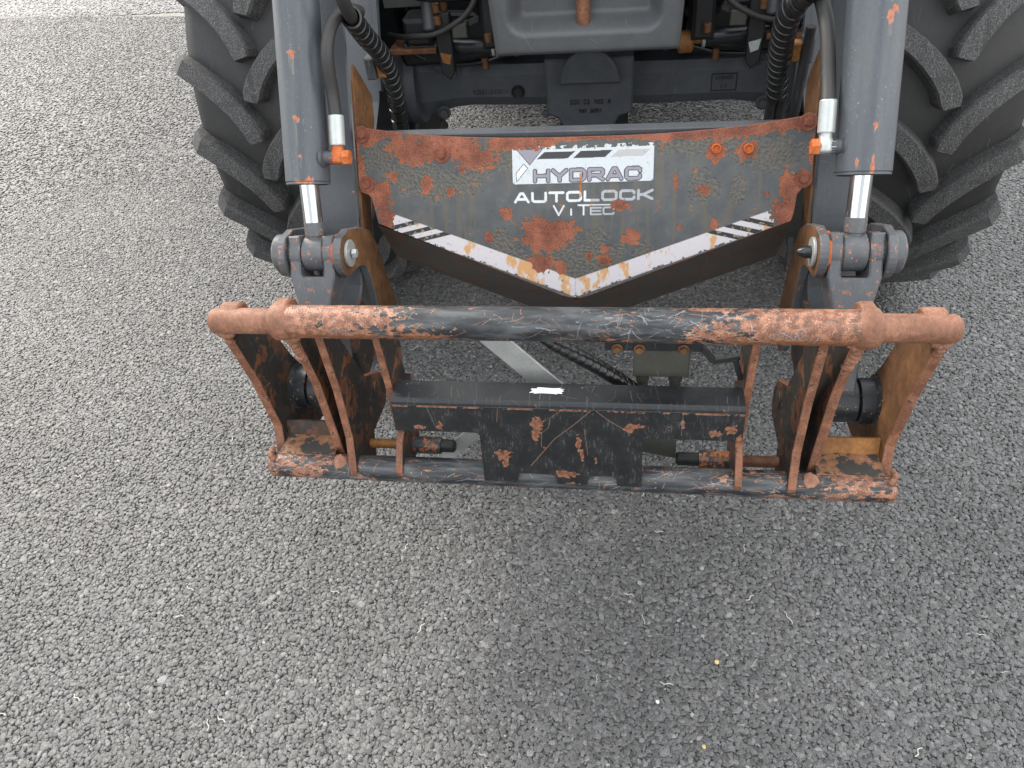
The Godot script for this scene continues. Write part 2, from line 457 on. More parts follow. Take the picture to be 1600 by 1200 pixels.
# the big top tube: bare rust towards both ends, scuffed black paint in the middle
func make_bar_texture(key: String, sd: int, e0: float, e1: float, belt_v: float, belt_k: float) -> void:
	var w := 1024
	var h := 192
	var a := noise(sd + 1, 0.012, 5)
	var b := noise(sd + 2, 0.05, 4)
	var c := noise(sd + 3, 0.28, 2)
	var al := PackedByteArray()
	al.resize(w * h * 3)
	var hb := PackedByteArray()
	hb.resize(w * h)
	for y in h:
		var v := float(y) / h          # 0 top, .25 front, .5 underside
		for x in w:
			var px := -0.485 + 0.97 * x / w
			var m := a.get_noise_2d(x, y * 1.3) * 0.60 + b.get_noise_2d(x, y * 1.6) * 0.62 + c.get_noise_2d(x, y) * 0.16
			var g := c.get_noise_2d(x, y)
			var ends := smoothstep(e0, e1, absf(px + 0.01) + 0.03 * b.get_noise_2d(x * 0.5, 40.0)) * 1.15 - 0.62
			var belt := exp(-pow((v - belt_v) / 0.035, 2.0)) * belt_k * (0.75 + 0.25 * sin(px * 21.0))
			var k := m + ends + maxf(0.0, belt) * (0.55 + 0.6 * b.get_noise_2d(x * 0.25, y * 2.0 + 90.0))
			var col: Color
			if k > 0.0:
				var t := clampf(0.5 + b.get_noise_2d(x + 300, y) * 1.3 + g * 0.7, 0, 1)
				col = Color(0.44, 0.29, 0.215).lerp(Color(0.63, 0.44, 0.345), t)
				if g * 0.6 + b.get_noise_2d(x + 500, y + 40) * 0.8 > 0.34:
					col = col.lerp(Color(0.30, 0.235, 0.205), 0.7)
				elif g * 0.7 - b.get_noise_2d(x + 500, y + 40) * 0.6 > 0.42:
					col = col.lerp(Color(0.74, 0.62, 0.53), 0.6)
				if belt > 0.2:
					col = col.lerp(Color(0.47, 0.29, 0.19), 0.6)
				var burn := exp(-pow((absf(px) - 0.36) / 0.05, 2.0)) * exp(-pow((v - 0.24) / 0.05, 2.0))
				if m + burn * 0.9 > 0.62:
					col = Color(0.36, 0.29, 0.29).lerp(Color(0.66, 0.52, 0.42), clampf(g + 0.35, 0, 1))
				hb[y * w + x] = int(clampf(120.0 + g * 70.0, 0, 255))
			else:
				var t := clampf(0.45 + b.get_noise_2d(x * 0.2, y + 50) * 1.3 + a.get_noise_2d(x + 99, y) * 0.5, 0, 1)
				col = Color(0.13, 0.142, 0.155).lerp(Color(0.29, 0.30, 0.31), t) * (1.0 + g * 0.1)
				hb[y * w + x] = int(clampf(205.0 + g * 20.0, 0, 255))
			var i := (y * w + x) * 3
			al[i] = int(clampf(col.r, 0, 1) * 255)
			al[i + 1] = int(clampf(col.g, 0, 1) * 255)
			al[i + 2] = int(clampf(col.b, 0, 1) * 255)
	rng.seed = sd + 77
	for s in 620:
		var p := Vector2(rng.randf() * w, rng.randf() * h)
		if s < 190:
			p.x = rng.randf_range(0.55, 0.78) * w
		var dir := Vector2.from_angle(rng.randf() * TAU)
		if rng.randf() < 0.4:
			dir = Vector2.from_angle(rng.randf_range(-0.25, 0.25))
		var cc := Color(0.68, 0.46, 0.34) if rng.randf() < 0.6 else Color(0.62, 0.64, 0.66)
		var wd := 2 if rng.randf() < 0.25 else 1
		for j in int(rng.randf_range(5, 34)):
			p += dir
			dir = dir.rotated(rng.randf_range(-0.12, 0.12))
			for e in wd:
				var i := (posmod(int(p.y) + e, h) * w + posmod(int(p.x), w)) * 3
				var f := rng.randf_range(0.3, 0.8)
				al[i] = int(lerpf(al[i], cc.r * 255, f))
				al[i + 1] = int(lerpf(al[i + 1], cc.g * 255, f))
				al[i + 2] = int(lerpf(al[i + 2], cc.b * 255, f))
	var m := StandardMaterial3D.new()
	m.albedo_texture = tex(Image.create_from_data(w, h, false, Image.FORMAT_RGB8, al))
	m.normal_enabled = true
	m.normal_texture = relief(hb, w, h, 2.0)
	m.roughness = 0.42
	M[key] = m

# scraped black face of the latch: x -.31 to .31, height -.005 to .175
func make_latch_texture() -> void:
	var w := 1000
	var h := 290
	var a := noise(501, 0.014, 5)
	var b := noise(502, 0.06, 4)
	var c := noise(503, 0.3, 2)
	var al := PackedByteArray()
	al.resize(w * h * 3)
	var hb := PackedByteArray()
	hb.resize(w * h)
	var blobs := [[-0.105, 0.062, 0.013, 0.013], [-0.103, 0.046, 0.006, 0.008], [-0.040, 0.135, 0.010, 0.016], [-0.045, 0.112, 0.005, 0.014], [0.010, 0.024, 0.017, 0.007], [-0.004, 0.028, 0.006, 0.005], [0.030, 0.095, 0.005, 0.015], [0.036, 0.070, 0.004, 0.014], [0.118, 0.132, 0.008, 0.007], [0.13, 0.138, 0.016, 0.004], [0.206, 0.146, 0.004, 0.008], [0.262, 0.128, 0.012, 0.006], [0.285, 0.136, 0.010, 0.010], [0.30, 0.120, 0.008, 0.007], [-0.255, 0.121, 0.010, 0.004], [-0.215, 0.124, 0.005, 0.009], [0.018, 0.0, 0.012, 0.005], [-0.03, 0.085, 0.004, 0.003], [0.06, 0.058, 0.003, 0.009]]
	for y in h:
		var v := 0.175 - 0.18 * (y + 0.5) / h
		for x in w:
			var px := -0.31 + 0.62 * (x + 0.5) / w
			var i := y * w + x
			var m := a.get_noise_2d(x, y)
			var bb := b.get_noise_2d(x, y)
			var g := c.get_noise_2d(x, y)
			var best := -1.0
			for e in blobs:
				if absf(px - e[0]) < e[2] * 2.0 and absf(v - e[1]) < e[3] * 2.0:
					best = maxf(best, 1.0 - Vector2((px - e[0]) / e[2], (v - e[1]) / e[3]).length())
			var k := best + m * 0.5 + bb * 0.7 if best > -1.0 else -1.0
			# the fold along the top is rubbed to rust in places
			if v > 0.1655:
				k = maxf(k, a.get_noise_2d(x * 0.6, 700.0) * 1.6 + bb * 0.6 - 0.05)
			if bb * 0.7 + m * 0.5 > 0.63:
				k = maxf(k, 0.2)
			var col: Color
			if k > 0.0:
				col = Color(0.36, 0.235, 0.175).lerp(Color(0.54, 0.36, 0.27), clampf(0.5 + bb + g * 0.5, 0, 1))
				hb[i] = int(clampf(120 + g * 60, 0, 255))
			else:
				col = Color(0.075, 0.085, 0.097).lerp(Color(0.135, 0.143, 0.15), clampf(0.4 + m * 0.9 + bb * 0.3, 0, 1)) * (1.0 + 0.14 * g)
				# scuffed grey patches
				var sc := b.get_noise_2d(x * 2.2, y * 0.35 + 200.0) + m * 0.5
				if sc > 0.36:
					col = col.lerp(Color(0.33, 0.335, 0.335), minf(0.6, (sc - 0.36) * 2.5))
				hb[i] = int(clampf(200 + g * 16, 0, 255))
			al[i * 3] = int(clampf(col.r, 0, 1) * 255)
			al[i * 3 + 1] = int(clampf(col.g, 0, 1) * 255)
			al[i * 3 + 2] = int(clampf(col.b, 0, 1) * 255)
	var lines := [[[0.052, 0.168], [0.02, 0.135], [-0.012, 0.105], [-0.035, 0.072], [-0.058, 0.040]], [[0.06, 0.168], [0.082, 0.148], [0.112, 0.128], [0.118, 0.118]], [[0.0, 0.166], [-0.018, 0.15], [-0.022, 0.128], [-0.034, 0.118], [-0.036, 0.085]], [[-0.108, 0.168], [-0.112, 0.138]], [[0.04, 0.13], [0.046, 0.07]], [[0.205, 0.168], [0.204, 0.12]], [[-0.235, 0.168], [-0.222, 0.118]]]
	rng.seed = 55
	for k in 260:
		var p := Vector2(rng.randf_range(-0.3, 0.3), rng.randf_range(0, 0.17))
		if k % 3 == 0:
			p = Vector2(rng.randf_range(0.14, 0.3), rng.randf_range(0.11, 0.165))
		var d := Vector2.from_angle(rng.randf_range(-0.5, 0.5) + PI / 2 if rng.randf() < 0.6 else rng.randf() * TAU) * rng.randf_range(0.003, 0.022)
		lines.append([[p.x, p.y], [p.x + d.x * 0.5 + rng.randf_range(-0.001, 0.001), p.y + d.y * 0.5], [p.x + d.x, p.y + d.y]])
	for n in lines.size():
		var wide := n < 2
		var cc := Color(0.58, 0.42, 0.33) if n < 5 or rng.randf() < 0.35 else Color(0.42, 0.43, 0.44)
		var st := 0.9 if n < 7 else rng.randf_range(0.25, 0.8)
		for e in lines[n].size() - 1:
			var p0 := Vector2((lines[n][e][0] + 0.31) / 0.62 * w, (0.175 - lines[n][e][1]) / 0.18 * h)
			var p1 := Vector2((lines[n][e + 1][0] + 0.31) / 0.62 * w, (0.175 - lines[n][e + 1][1]) / 0.18 * h)
			var steps := int(p0.distance_to(p1)) + 1
			for j in steps:
				var q := p0.lerp(p1, float(j) / steps)
				for t in (3 if wide else 2 if n < 7 else 1):
					var x := clampi(int(q.x) + t, 0, w - 1)
					var y := clampi(int(q.y), 0, h - 1)
					var i := (y * w + x) * 3
					var f := st * rng.randf_range(0.45, 1.0)
					al[i] = int(lerpf(al[i], cc.r * 255, f))
					al[i + 1] = int(lerpf(al[i + 1], cc.g * 255, f))
					al[i + 2] = int(lerpf(al[i + 2], cc.b * 255, f))
	var m := StandardMaterial3D.new()
	m.albedo_texture = tex(Image.create_from_data(w, h, false, Image.FORMAT_RGB8, al))
	m.normal_enabled = true
	m.normal_texture = relief(hb, w, h, 1.6)
	m.roughness = 0.42
	M.latch_face = m

# grey ram barrels: rust chips where the photograph has them (along, angle, half sizes)
func make_ram_texture(key: String, s: int, chips: Array) -> void:
	var w := 512
	var h := 512
	var a := noise(s, 0.012, 5)
	var b := noise(s + 1, 0.06, 4)
	var c := noise(s + 2, 0.3, 2)
	var al := PackedByteArray()
	al.resize(w * h * 3)
	var hb := PackedByteArray()
	hb.resize(w * h)
	for y in h:
		var th := 360.0 * (y + 0.5) / h
		if th > 180.0:
			th -= 360.0
		for x in w:
			var t := 0.75 * (x + 0.5) / w
			var i := y * w + x
			var m := a.get_noise_2d(x, y)
			var bb := b.get_noise_2d(x * 1.6, y)
			var g := c.get_noise_2d(x, y)
			var col := Color(0.275, 0.295, 0.32).lerp(Color(0.335, 0.35, 0.365), clampf(0.45 + a.get_noise_2d(x * 0.25, y * 1.5) * 0.9 + bb * 0.25, 0, 1)) * (1.0 + 0.06 * g)
			hb[i] = int(clampf(205 + g * 12, 0, 255))
			var best := -1.0
			var run := 0.0
			for e in chips:
				var d := Vector2((t - e[0]) / e[2], (th - e[1]) / e[3])
				best = maxf(best, 1.0 - d.length())
				# pale streak of washed-off rust below the chip
				if e[4] > 0.0 and t < e[0] and t > e[0] - e[4] and absf(th - e[1]) < e[3] * 0.8:
					run = maxf(run, 0.5 + b.get_noise_2d(x * 0.2, y * 2.5))
			if best + bb * 0.8 + m * 0.4 > 0.0 and best > -1.0:
				col = Color(0.58, 0.33, 0.22).lerp(Color(0.68, 0.44, 0.33), clampf(0.5 + g + bb, 0, 1))
				hb[i] = 140
			elif run > 0.5:
				col = col.lerp(Color(0.50, 0.48, 0.44), minf(0.6, run - 0.35))
			elif g * 0.6 + bb * 0.5 + m * 0.3 > 0.60:
				col = Color(0.55, 0.55, 0.53)
			al[i * 3] = int(clampf(col.r, 0, 1) * 255)
			al[i * 3 + 1] = int(clampf(col.g, 0, 1) * 255)
			al[i * 3 + 2] = int(clampf(col.b, 0, 1) * 255)
	var mt := StandardMaterial3D.new()
	mt.albedo_texture = tex(Image.create_from_data(w, h, false, Image.FORMAT_RGB8, al))
	mt.normal_enabled = true
	mt.normal_texture = relief(hb, w, h, 1.0)
	mt.roughness = 0.36
	M[key] = mt

# ---- print on the cross plate: strokes of the letters on a unit box
func glyph(ch: String) -> Array:
	match ch:
		"A": return [[[0, 0], [0.4, 1], [0.6, 1], [1, 0]], [[0.2, 0.32], [0.8, 0.32]]]
		"U": return [[[0, 1], [0, 0.16], [0.14, 0], [0.86, 0], [1, 0.16], [1, 1]]]
		"T": return [[[0, 1], [1, 1]], [[0.5, 1], [0.5, 0]]]
		"O": return [[[0.14, 0], [0.86, 0], [1, 0.18], [1, 0.82], [0.86, 1], [0.14, 1], [0, 0.82], [0, 0.18], [0.14, 0]]]
		"L": return [[[0, 1], [0, 0], [1, 0]]]
		"C": return [[[1, 0.72], [1, 0.84], [0.86, 1], [0.14, 1], [0, 0.82], [0, 0.18], [0.14, 0], [0.86, 0], [1, 0.16], [1, 0.28]]]
		"K": return [[[0, 0], [0, 1]], [[0, 0.5], [0.35, 0.5], [1, 1]], [[0.35, 0.5], [1, 0]]]
		"H": return [[[0, 0], [0, 1]], [[1, 0], [1, 1]], [[0, 0.5], [1, 0.5]]]
		"Y": return [[[0, 1], [0.5, 0.42], [1, 1]], [[0.5, 0.42], [0.5, 0]]]
		"D": return [[[0, 0], [0, 1], [0.8, 1], [1, 0.8], [1, 0.2], [0.8, 0], [0, 0]]]
		"R": return [[[0, 0], [0, 1], [0.85, 1], [1, 0.86], [1, 0.56], [0.85, 0.42], [0, 0.42]], [[0.55, 0.42], [1, 0]]]
		"V": return [[[0, 1], [0.5, 0], [1, 1]]]
		"i": return [[[0.5, 0], [0.5, 0.6]]]
		"E": return [[[1, 0.7], [0, 0.7], [0, 0], [1, 0]], [[0, 0.36], [0.9, 0.36]]]
		"c": return [[[1, 0.55], [0.9, 0.7], [0.1, 0.7], [0, 0.6], [0, 0.1], [0.1, 0], [0.9, 0], [1, 0.14]]]
	return []

func seg_dist(p: Vector2, strokes: Array) -> float:
	var best := 9.0
	for s in strokes:
		for i in s.size() - 1:
			var q := Geometry2D.get_closest_point_to_segment(p, s[i], s[i + 1])
			best = minf(best, p.distance_to(q))
	return best

func plate_px(x: float) -> float:
	return (x + 0.46) / 0.92 * PW

func plate_py(q: float) -> float:
	return (0.365 - q) / 0.375 * PH

func make_plate_texture() -> void:
	var w := PW
	var h := PH
	var na := noise(301, 0.011, 5)
	var nb := noise(302, 0.045, 4)
	var nc := noise(303, 0.25, 2)
	# rusty areas as (x, height on plate, half width, half height)
	var top := [[-0.269, 0.314, 0.09, 0.03], [-0.323, 0.304, 0.058, 0.03], [-0.205, 0.288, 0.051, 0.024], [-0.387, 0.341, 0.05, 0.018], [-0.126, 0.310, 0.076, 0.011], [0.001, 0.322, 0.163, 0.008], [0.197, 0.319, 0.08, 0.009], [0.28, 0.324, 0.09, 0.012], [0.362, 0.334, 0.06, 0.015], [0.413, 0.344, 0.028, 0.022]]
	var corners := [[-0.434, 0.336, 0.021, 0.025], [-0.431, 0.233, 0.021, 0.022], [-0.401, 0.209, 0.021, 0.036], [-0.395, 0.176, 0.019, 0.028], [0.434, 0.337, 0.017, 0.02], [0.434, 0.232, 0.022, 0.02], [0.412, 0.21, 0.024, 0.03], [0.4, 0.174, 0.022, 0.03], [0.269, 0.289, 0.016, 0.022], [0.329, 0.288, 0.016, 0.019], [-0.445, 0.28, 0.008, 0.03], [0.446, 0.29, 0.008, 0.03]]
	var spots := [[-0.374, 0.253, 0.008, 0.01], [-0.306, 0.238, 0.012, 0.017], [-0.257, 0.221, 0.009, 0.01], [-0.231, 0.262, 0.008, 0.007], [-0.143, 0.176, 0.013, 0.011], [-0.179, 0.126, 0.009, 0.013], [-0.064, 0.132, 0.053, 0.033], [-0.038, 0.143, 0.046, 0.020], [-0.072, 0.073, 0.024, 0.021], [-0.031, 0.064, 0.012, 0.014], [0.11, 0.126, 0.018, 0.014], [0.059, 0.077, 0.014, 0.014], [0.06, 0.103, 0.008, 0.008], [0.196, 0.231, 0.005, 0.018], [0.272, 0.151, 0.006, 0.013], [0.248, 0.217, 0.015, 0.01], [0.206, 0.145, 0.005, 0.005], [0.027, 0.088, 0.007, 0.011], [0.368, 0.206, 0.006, 0.006]]
	var tear := [[0.086, 0.190, 0.018, 0.012]]
	var blister := [[-0.179, 0.287, 0.071, 0.034], [-0.404, 0.304, 0.052, 0.048], [-0.339, 0.265, 0.065, 0.041], [0.001, 0.082, 0.105, 0.062], [-0.145, 0.095, 0.053, 0.042], [0.25, 0.224, 0.031, 0.029], [0.365, 0.287, 0.067, 0.038], [0.144, 0.082, 0.039, 0.034], [0.234, 0.302, 0.086, 0.019], [0.311, 0.211, 0.019, 0.026], [-0.273, 0.239, 0.078, 0.034]]
	var rm := PackedFloat32Array()
	rm.resize(w * h)
	rm.fill(-1.0)
	var bm := PackedFloat32Array()
	bm.resize(w * h)
	bm.fill(-1.0)
	for set_ in [[top, true], [corners, true], [spots, true], [tear, true], [blister, false]]:
		var is_rust: bool = set_[1]
		for e in set_[0]:
			var cx := plate_px(e[0])
			var cy := plate_py(e[1])
			var rx: float = e[2] / 0.92 * PW
			var ry: float = e[3] / 0.375 * PH
			for y in range(maxi(0, int(cy - ry * 1.7)), mini(h, int(cy + ry * 1.7))):
				for x in range(maxi(0, int(cx - rx * 1.7)), mini(w, int(cx + rx * 1.7))):
					var d := 1.0 - sqrt(pow((x - cx) / rx, 2.0) + pow((y - cy) / ry, 2.0))
					var i := y * w + x
					if is_rust:
						rm[i] = maxf(rm[i], d)
					else:
						bm[i] = maxf(bm[i], d)
	var al := PackedByteArray()
	al.resize(w * h * 3)
	var hb := PackedByteArray()
	hb.resize(w * h)
	var rusty := PackedByteArray()
	rusty.resize(w * h)
	for y in h:
		for x in w:
			var i := y * w + x
			var m := na.get_noise_2d(x, y)
			var b := nb.get_noise_2d(x, y)
			var g := nc.get_noise_2d(x, y)
			var col: Color
			var k := rm[i] + m * 0.55 + b * 0.55 if rm[i] > -0.8 else -1.0
			if k < 0.0 and m * 0.6 + b * 0.8 > 0.57:
				k = 0.1
			if k > 0.0:
				var t := clampf(0.5 + m * 0.9 + g * 0.5 + b * 0.5, 0, 1)
				col = Color(0.39, 0.215, 0.155).lerp(Color(0.60, 0.36, 0.265), t)
				if b * 0.7 + g * 0.5 > 0.42:
					col = col.lerp(Color(0.34, 0.20, 0.15), 0.6)
				if k < 0.14:
					col = col.lerp(Color(0.66, 0.36, 0.17), 0.55)
				rusty[i] = 1
				hb[i] = int(clampf(105.0 + g * 75.0 + b * 50.0, 0, 255))
				col = col * (1.0 + g * 0.22)
			else:
				var t := clampf(0.45 + m * 0.8 + b * 0.25, 0, 1)
				col = Color(0.27, 0.285, 0.295).lerp(Color(0.345, 0.352, 0.352), t) * (1.0 + g * 0.05)
				# rain streaks of washed-out rust running down
				var sx := nb.get_noise_2d(x * 0.7, y * 0.05 + 400.0)
				if sx > 0.12:
					col = col.lerp(Color(0.37, 0.34, 0.285), minf(0.55, (sx - 0.12) * 2.4))
				var kb := bm[i] + m * 0.7 + b * 0.4
				var hv := 200.0 + g * 12.0
				if bm[i] > -0.8 and kb > 0.0:
					var lump := nb.get_noise_2d(x * 1.7 + 70, y * 1.7)
					col = col.lerp(Color(0.34, 0.332, 0.308), minf(0.7, kb * 2.0 + 0.2)) * (1.0 + lump * 0.2)
					if lump > 0.50:
						col = col.lerp(Color(0.52, 0.36, 0.24), 0.7)
					hv = 165.0 + lump * 120.0
				if k > -0.12 and k < 0.0:
					hv += 20.0
				hb[i] = int(clampf(hv, 0, 255))
			al[i * 3] = int(clampf(col.r, 0, 1) * 255)
			al[i * 3 + 1] = int(clampf(col.g, 0, 1) * 255)
			al[i * 3 + 2] = int(clampf(col.b, 0, 1) * 255)
	var put := func(i: int, c: Color, f: float) -> void:
		al[i * 3] = int(lerpf(al[i * 3], c.r * 255, f))
		al[i * 3 + 1] = int(lerpf(al[i * 3 + 1], c.g * 255, f))
		al[i * 3 + 2] = int(lerpf(al[i * 3 + 2], c.b * 255, f))
	# chevron bands with three dark bars at each outer end
	for y in h:
		var q := 0.365 - 0.375 * (y + 0.5) / h
		for x in w:
			var px := -0.46 + 0.92 * (x + 0.5) / w
			var ax := absf(px)
			if ax > 0.386 or q > 0.18:
				continue
			var up := 0.0415 + 0.357 * ax
			var lo := 0.0025 + 0.368 * ax
			if q > up or q < lo:
				continue
			var i := y * w + x
			var m := na.get_noise_2d(x + 900, y)
			var b := nb.get_noise_2d(x + 50, y)
			var g := nc.get_noise_2d(x, y)
			var c := Color(0.76, 0.745, 0.76) * (1.0 + g * 0.07)
			var qm := (up + lo) / 2
			for xc in [0.297, 0.329, 0.362]:
				if absf((ax - xc) + 1.7 * (q - qm)) < 0.0075:
					c = Color(0.15, 0.16, 0.17)
					if b > 0.22:
						c = Color(0.5, 0.46, 0.36)
			var st := nb.get_noise_2d(x * 0.30 + 33, y * 0.16) * 0.8 + nc.get_noise_2d(x * 0.3, y * 0.1) * 0.2
			var stain := smoothstep(0.26, 0.05, ax) * 0.26 - 0.12
			if st + stain > 0.14 and c.r > 0.5:
				c = c.lerp(Color(0.76, 0.53, 0.28), minf(0.75, (st + stain - 0.14) * 4.0))
			if (rm[i] > -0.2 and rm[i] + m * 0.5 + b * 0.5 > 0.15) or b + g * 0.5 > 0.72 or (q < lo + 0.004 and b > 0.22):
				continue
			put.call(i, c, 1.0)
			hb[i] = 214
	# logo panel
	var strokes := []
	var word := "HYDRAC"
	for k in 6:
		var gl := []
		for s in glyph(word[k]):
			var line := PackedVector2Array()
			for p in s:
				line.append(Vector2(-0.081 + 0.0362 * k + 0.0265 * p[0], 0.2395 + 0.0195 * p[1]))
			gl.append(line)
		strokes.append(gl)
	for y in range(int(plate_py(0.312)), int(plate_py(0.228))):
		for x in range(int(plate_px(-0.13)), int(plate_px(0.156))):
			var px := -0.46 + 0.92 * (x + 0.5) / w
			var q := 0.365 - 0.375 * (y + 0.5) / h - 0.012 * (px - 0.013)
			var lx := px + 0.1265                    # 0 .. 0.279 across the panel
			var ly := q - 0.234                      # 0 .. 0.073 up it
			if lx < 0 or lx > 0.279 or ly < 0 or ly > 0.0725:
				continue
			var cxr := clampf(lx, 0.006, 0.273)
			var cyr := clampf(ly, 0.006, 0.0665)
			if Vector2(lx - cxr, ly - cyr).length() > 0.006:
				continue
			var i := y * w + x
			var b := nb.get_noise_2d(x + 20, y)
			var g := nc.get_noise_2d(x + 60, y)
			if (rusty[i] == 1 and ly > 0.062) or (ly > 0.066 and b > -0.1) or b * 0.5 + g > 0.74:
				continue
			var c := Color(0.74, 0.765, 0.78) * (1.0 + g * 0.05)
			var dark := Color(0.20, 0.205, 0.22)
			var lil := Color(0.53, 0.52, 0.56)
			# three slanted bars
			if ly > 0.0475 and ly < 0.0605:
				var sx := lx - (ly - 0.0475) * 1.15
				if sx > 0.05 and sx < 0.111:
					c = dark
				elif sx > 0.122 and sx < 0.184:
					c = dark
				elif sx > 0.196 and sx < 0.258:
					c = Color(0.66, 0.66, 0.66)
			# triangle and the lozenge under it
			var td := absf(lx - 0.0355) - (ly - 0.036) * 0.86
			if ly < 0.071 and ly > 0.036:
				if td < -0.0014:
					c = lil
				elif td < 0.0:
					c = dark
			var loz := PackedVector2Array([Vector2(0.008, 0.004), Vector2(0.007, 0.022), Vector2(0.023, 0.04), Vector2(0.032, 0.031)])
			if Geometry2D.is_point_in_polygon(Vector2(lx, ly), loz):
				var dd := 1.0
				for e in 4:
					var cp := Geometry2D.get_closest_point_to_segment(Vector2(lx, ly), loz[e], loz[(e + 1) % 4])
					dd = minf(dd, cp.distance_to(Vector2(lx, ly)))
				c = dark if dd < 0.0011 else Color(0.82, 0.84, 0.85)
			if ly > 0.001 and ly < 0.034 and lx > 0.038:
				var k := clampi(int((px + 0.0857) / 0.0362), 0, 5)
				var d := seg_dist(Vector2(px, q), strokes[k])
				if d < 0.0030:
					c = lil
				elif d < 0.0045:
					c = Color(0.19, 0.19, 0.22)
			put.call(i, c, 1.0)
			hb[i] = 216
	# AUTOLOCK and ViTEC in white film
	var words := [["AUTOLOCK", -0.122, 0.0352, 0.0268, 0.1995, 0.0165, 0.0026], ["ViTEc", -0.044, 0.0250, 0.0205, 0.1715, 0.0185, 0.0017]]
	for wd in words:
		for k in wd[0].length():
			var gl := []
			for s in glyph(wd[0][k]):
				var line := PackedVector2Array()
				for p in s:
					line.append(Vector2(wd[1] + wd[2] * k + wd[3] * p[0], wd[4] + wd[5] * p[1] + 0.014 * (wd[1] + wd[2] * k)))
				gl.append(line)
			var x0: float = wd[1] + wd[2] * k
			for y in range(int(plate_py(wd[4] + wd[5] + 0.007)), int(plate_py(wd[4] - 0.007))):
				for x in range(int(plate_px(x0 - 0.005)), int(plate_px(x0 + wd[3] + 0.005))):
					var px := -0.46 + 0.92 * (x + 0.5) / w
					var q := 0.365 - 0.375 * (y + 0.5) / h
					var d := seg_dist(Vector2(px, q), gl)
					var f := clampf((wd[6] + 0.0004 - d) / 0.0006, 0, 1)
					var i := y * w + x
					if f <= 0.0 or (rusty[i] == 1 and px > 0.062 and q < 0.2) or nb.get_noise_2d(x + 11, y) * 0.6 + nc.get_noise_2d(x, y + 9) > 0.66:
						continue
					put.call(i, Color(0.80, 0.82, 0.83) if px < 0.03 else Color(0.62, 0.64, 0.66), f)
	# the bar over "TEC"
	for y in range(int(plate_py(0.1915)), int(plate_py(0.189))):
		for x in range(int(plate_px(0.004)), int(plate_px(0.07))):
			put.call(y * w + x, Color(0.78, 0.8, 0.81), 0.9)
	# one run of rust from the letter D
	for y in range(int(plate_py(0.252)), int(plate_py(0.205))):
		for x in range(int(plate_px(0.0085)), int(plate_px(0.0135))):
			if nc.get_noise_2d(x * 0.7, y * 0.2) > -0.3:
				put.call(y * w + x, Color(0.64, 0.37, 0.19), 0.75)
	var m := StandardMaterial3D.new()
	m.albedo_texture = tex(Image.create_from_data(w, h, false, Image.FORMAT_RGB8, al))
	m.normal_enabled = true
	m.normal_texture = relief(hb, w, h, 5.0)
	m.roughness = 0.62
	M.plate = m

# ------------------------------------------------------------------ setting
func asphalt_tex() -> Array:
	var n := 512
	var a := nbytes(401, 0.16, n, 3)
	var b := nbytes(402, 0.4, n, 1)
	var d := nbytes(403, 0.01, n, 3)
	var out := PackedByteArray()
	out.resize(n * n * 3)
	for i in n * n:
		var v := 0.37 + (a[i] / 255.0 - 0.5) * 0.30 + (b[i] / 255.0 - 0.5) * 0.2 + (d[i] / 255.0 - 0.5) * 0.05
		for k in 3:
			out[i * 3 + k] = int(clampf(v * [1.0, 0.995, 0.98][k], 0, 1) * 255)
	return [tex(Image.create_from_data(n, n, false, Image.FORMAT_RGB8, out)), relief(a, n, n, 4.0)]

func stone_mesh(s: int) -> ArrayMesh:
	rng.seed = s
	var st := mb()
	var n := 7
	var ring := []
	for k in n:
		var an := TAU * (k + rng.randf_range(-0.3, 0.3)) / n
		ring.append(Vector2(cos(an), sin(an)) * rng.randf_range(0.78, 1.12))
	var lv := [[-0.7, 1.02], [0.15, 0.98], [0.42, 0.70]]
	var z := Vector2.ZERO
	var tilt := Vector2(rng.randf_range(-0.16, 0.16), rng.randf_range(-0.16, 0.16))
	var pt := func(l: int, k: int) -> Vector3:
		var q: Vector2 = ring[k % n] * lv[l][1]
		return Vector3(q.x, lv[l][0] + (tilt.dot(q) if l > 0 else 0.0), q.y)
	for l in 2:
		for k in n:
			var a: Vector3 = pt.call(l, k)
			var b: Vector3 = pt.call(l, k + 1)
			var c: Vector3 = pt.call(l + 1, k + 1)
			var d: Vector3 = pt.call(l + 1, k)
			var nn := (c - a).cross(d - b).normalized()
			if nn.dot(Vector3(a.x + c.x, 0.2, a.z + c.z)) < 0:
				nn = -nn
			quad(st, a, b, c, d, nn)
	var top := Vector3(0, 0.5, 0)
	for k in n:
		var a: Vector3 = pt.call(2, k)
		var b: Vector3 = pt.call(2, k + 1)
		var nn := (a - top).cross(b - top).normalized()
		if nn.y < 0:
			nn = -nn
		tri(st, [top, a, b], [nn, nn, nn], [z, z, z])
	return st.commit()

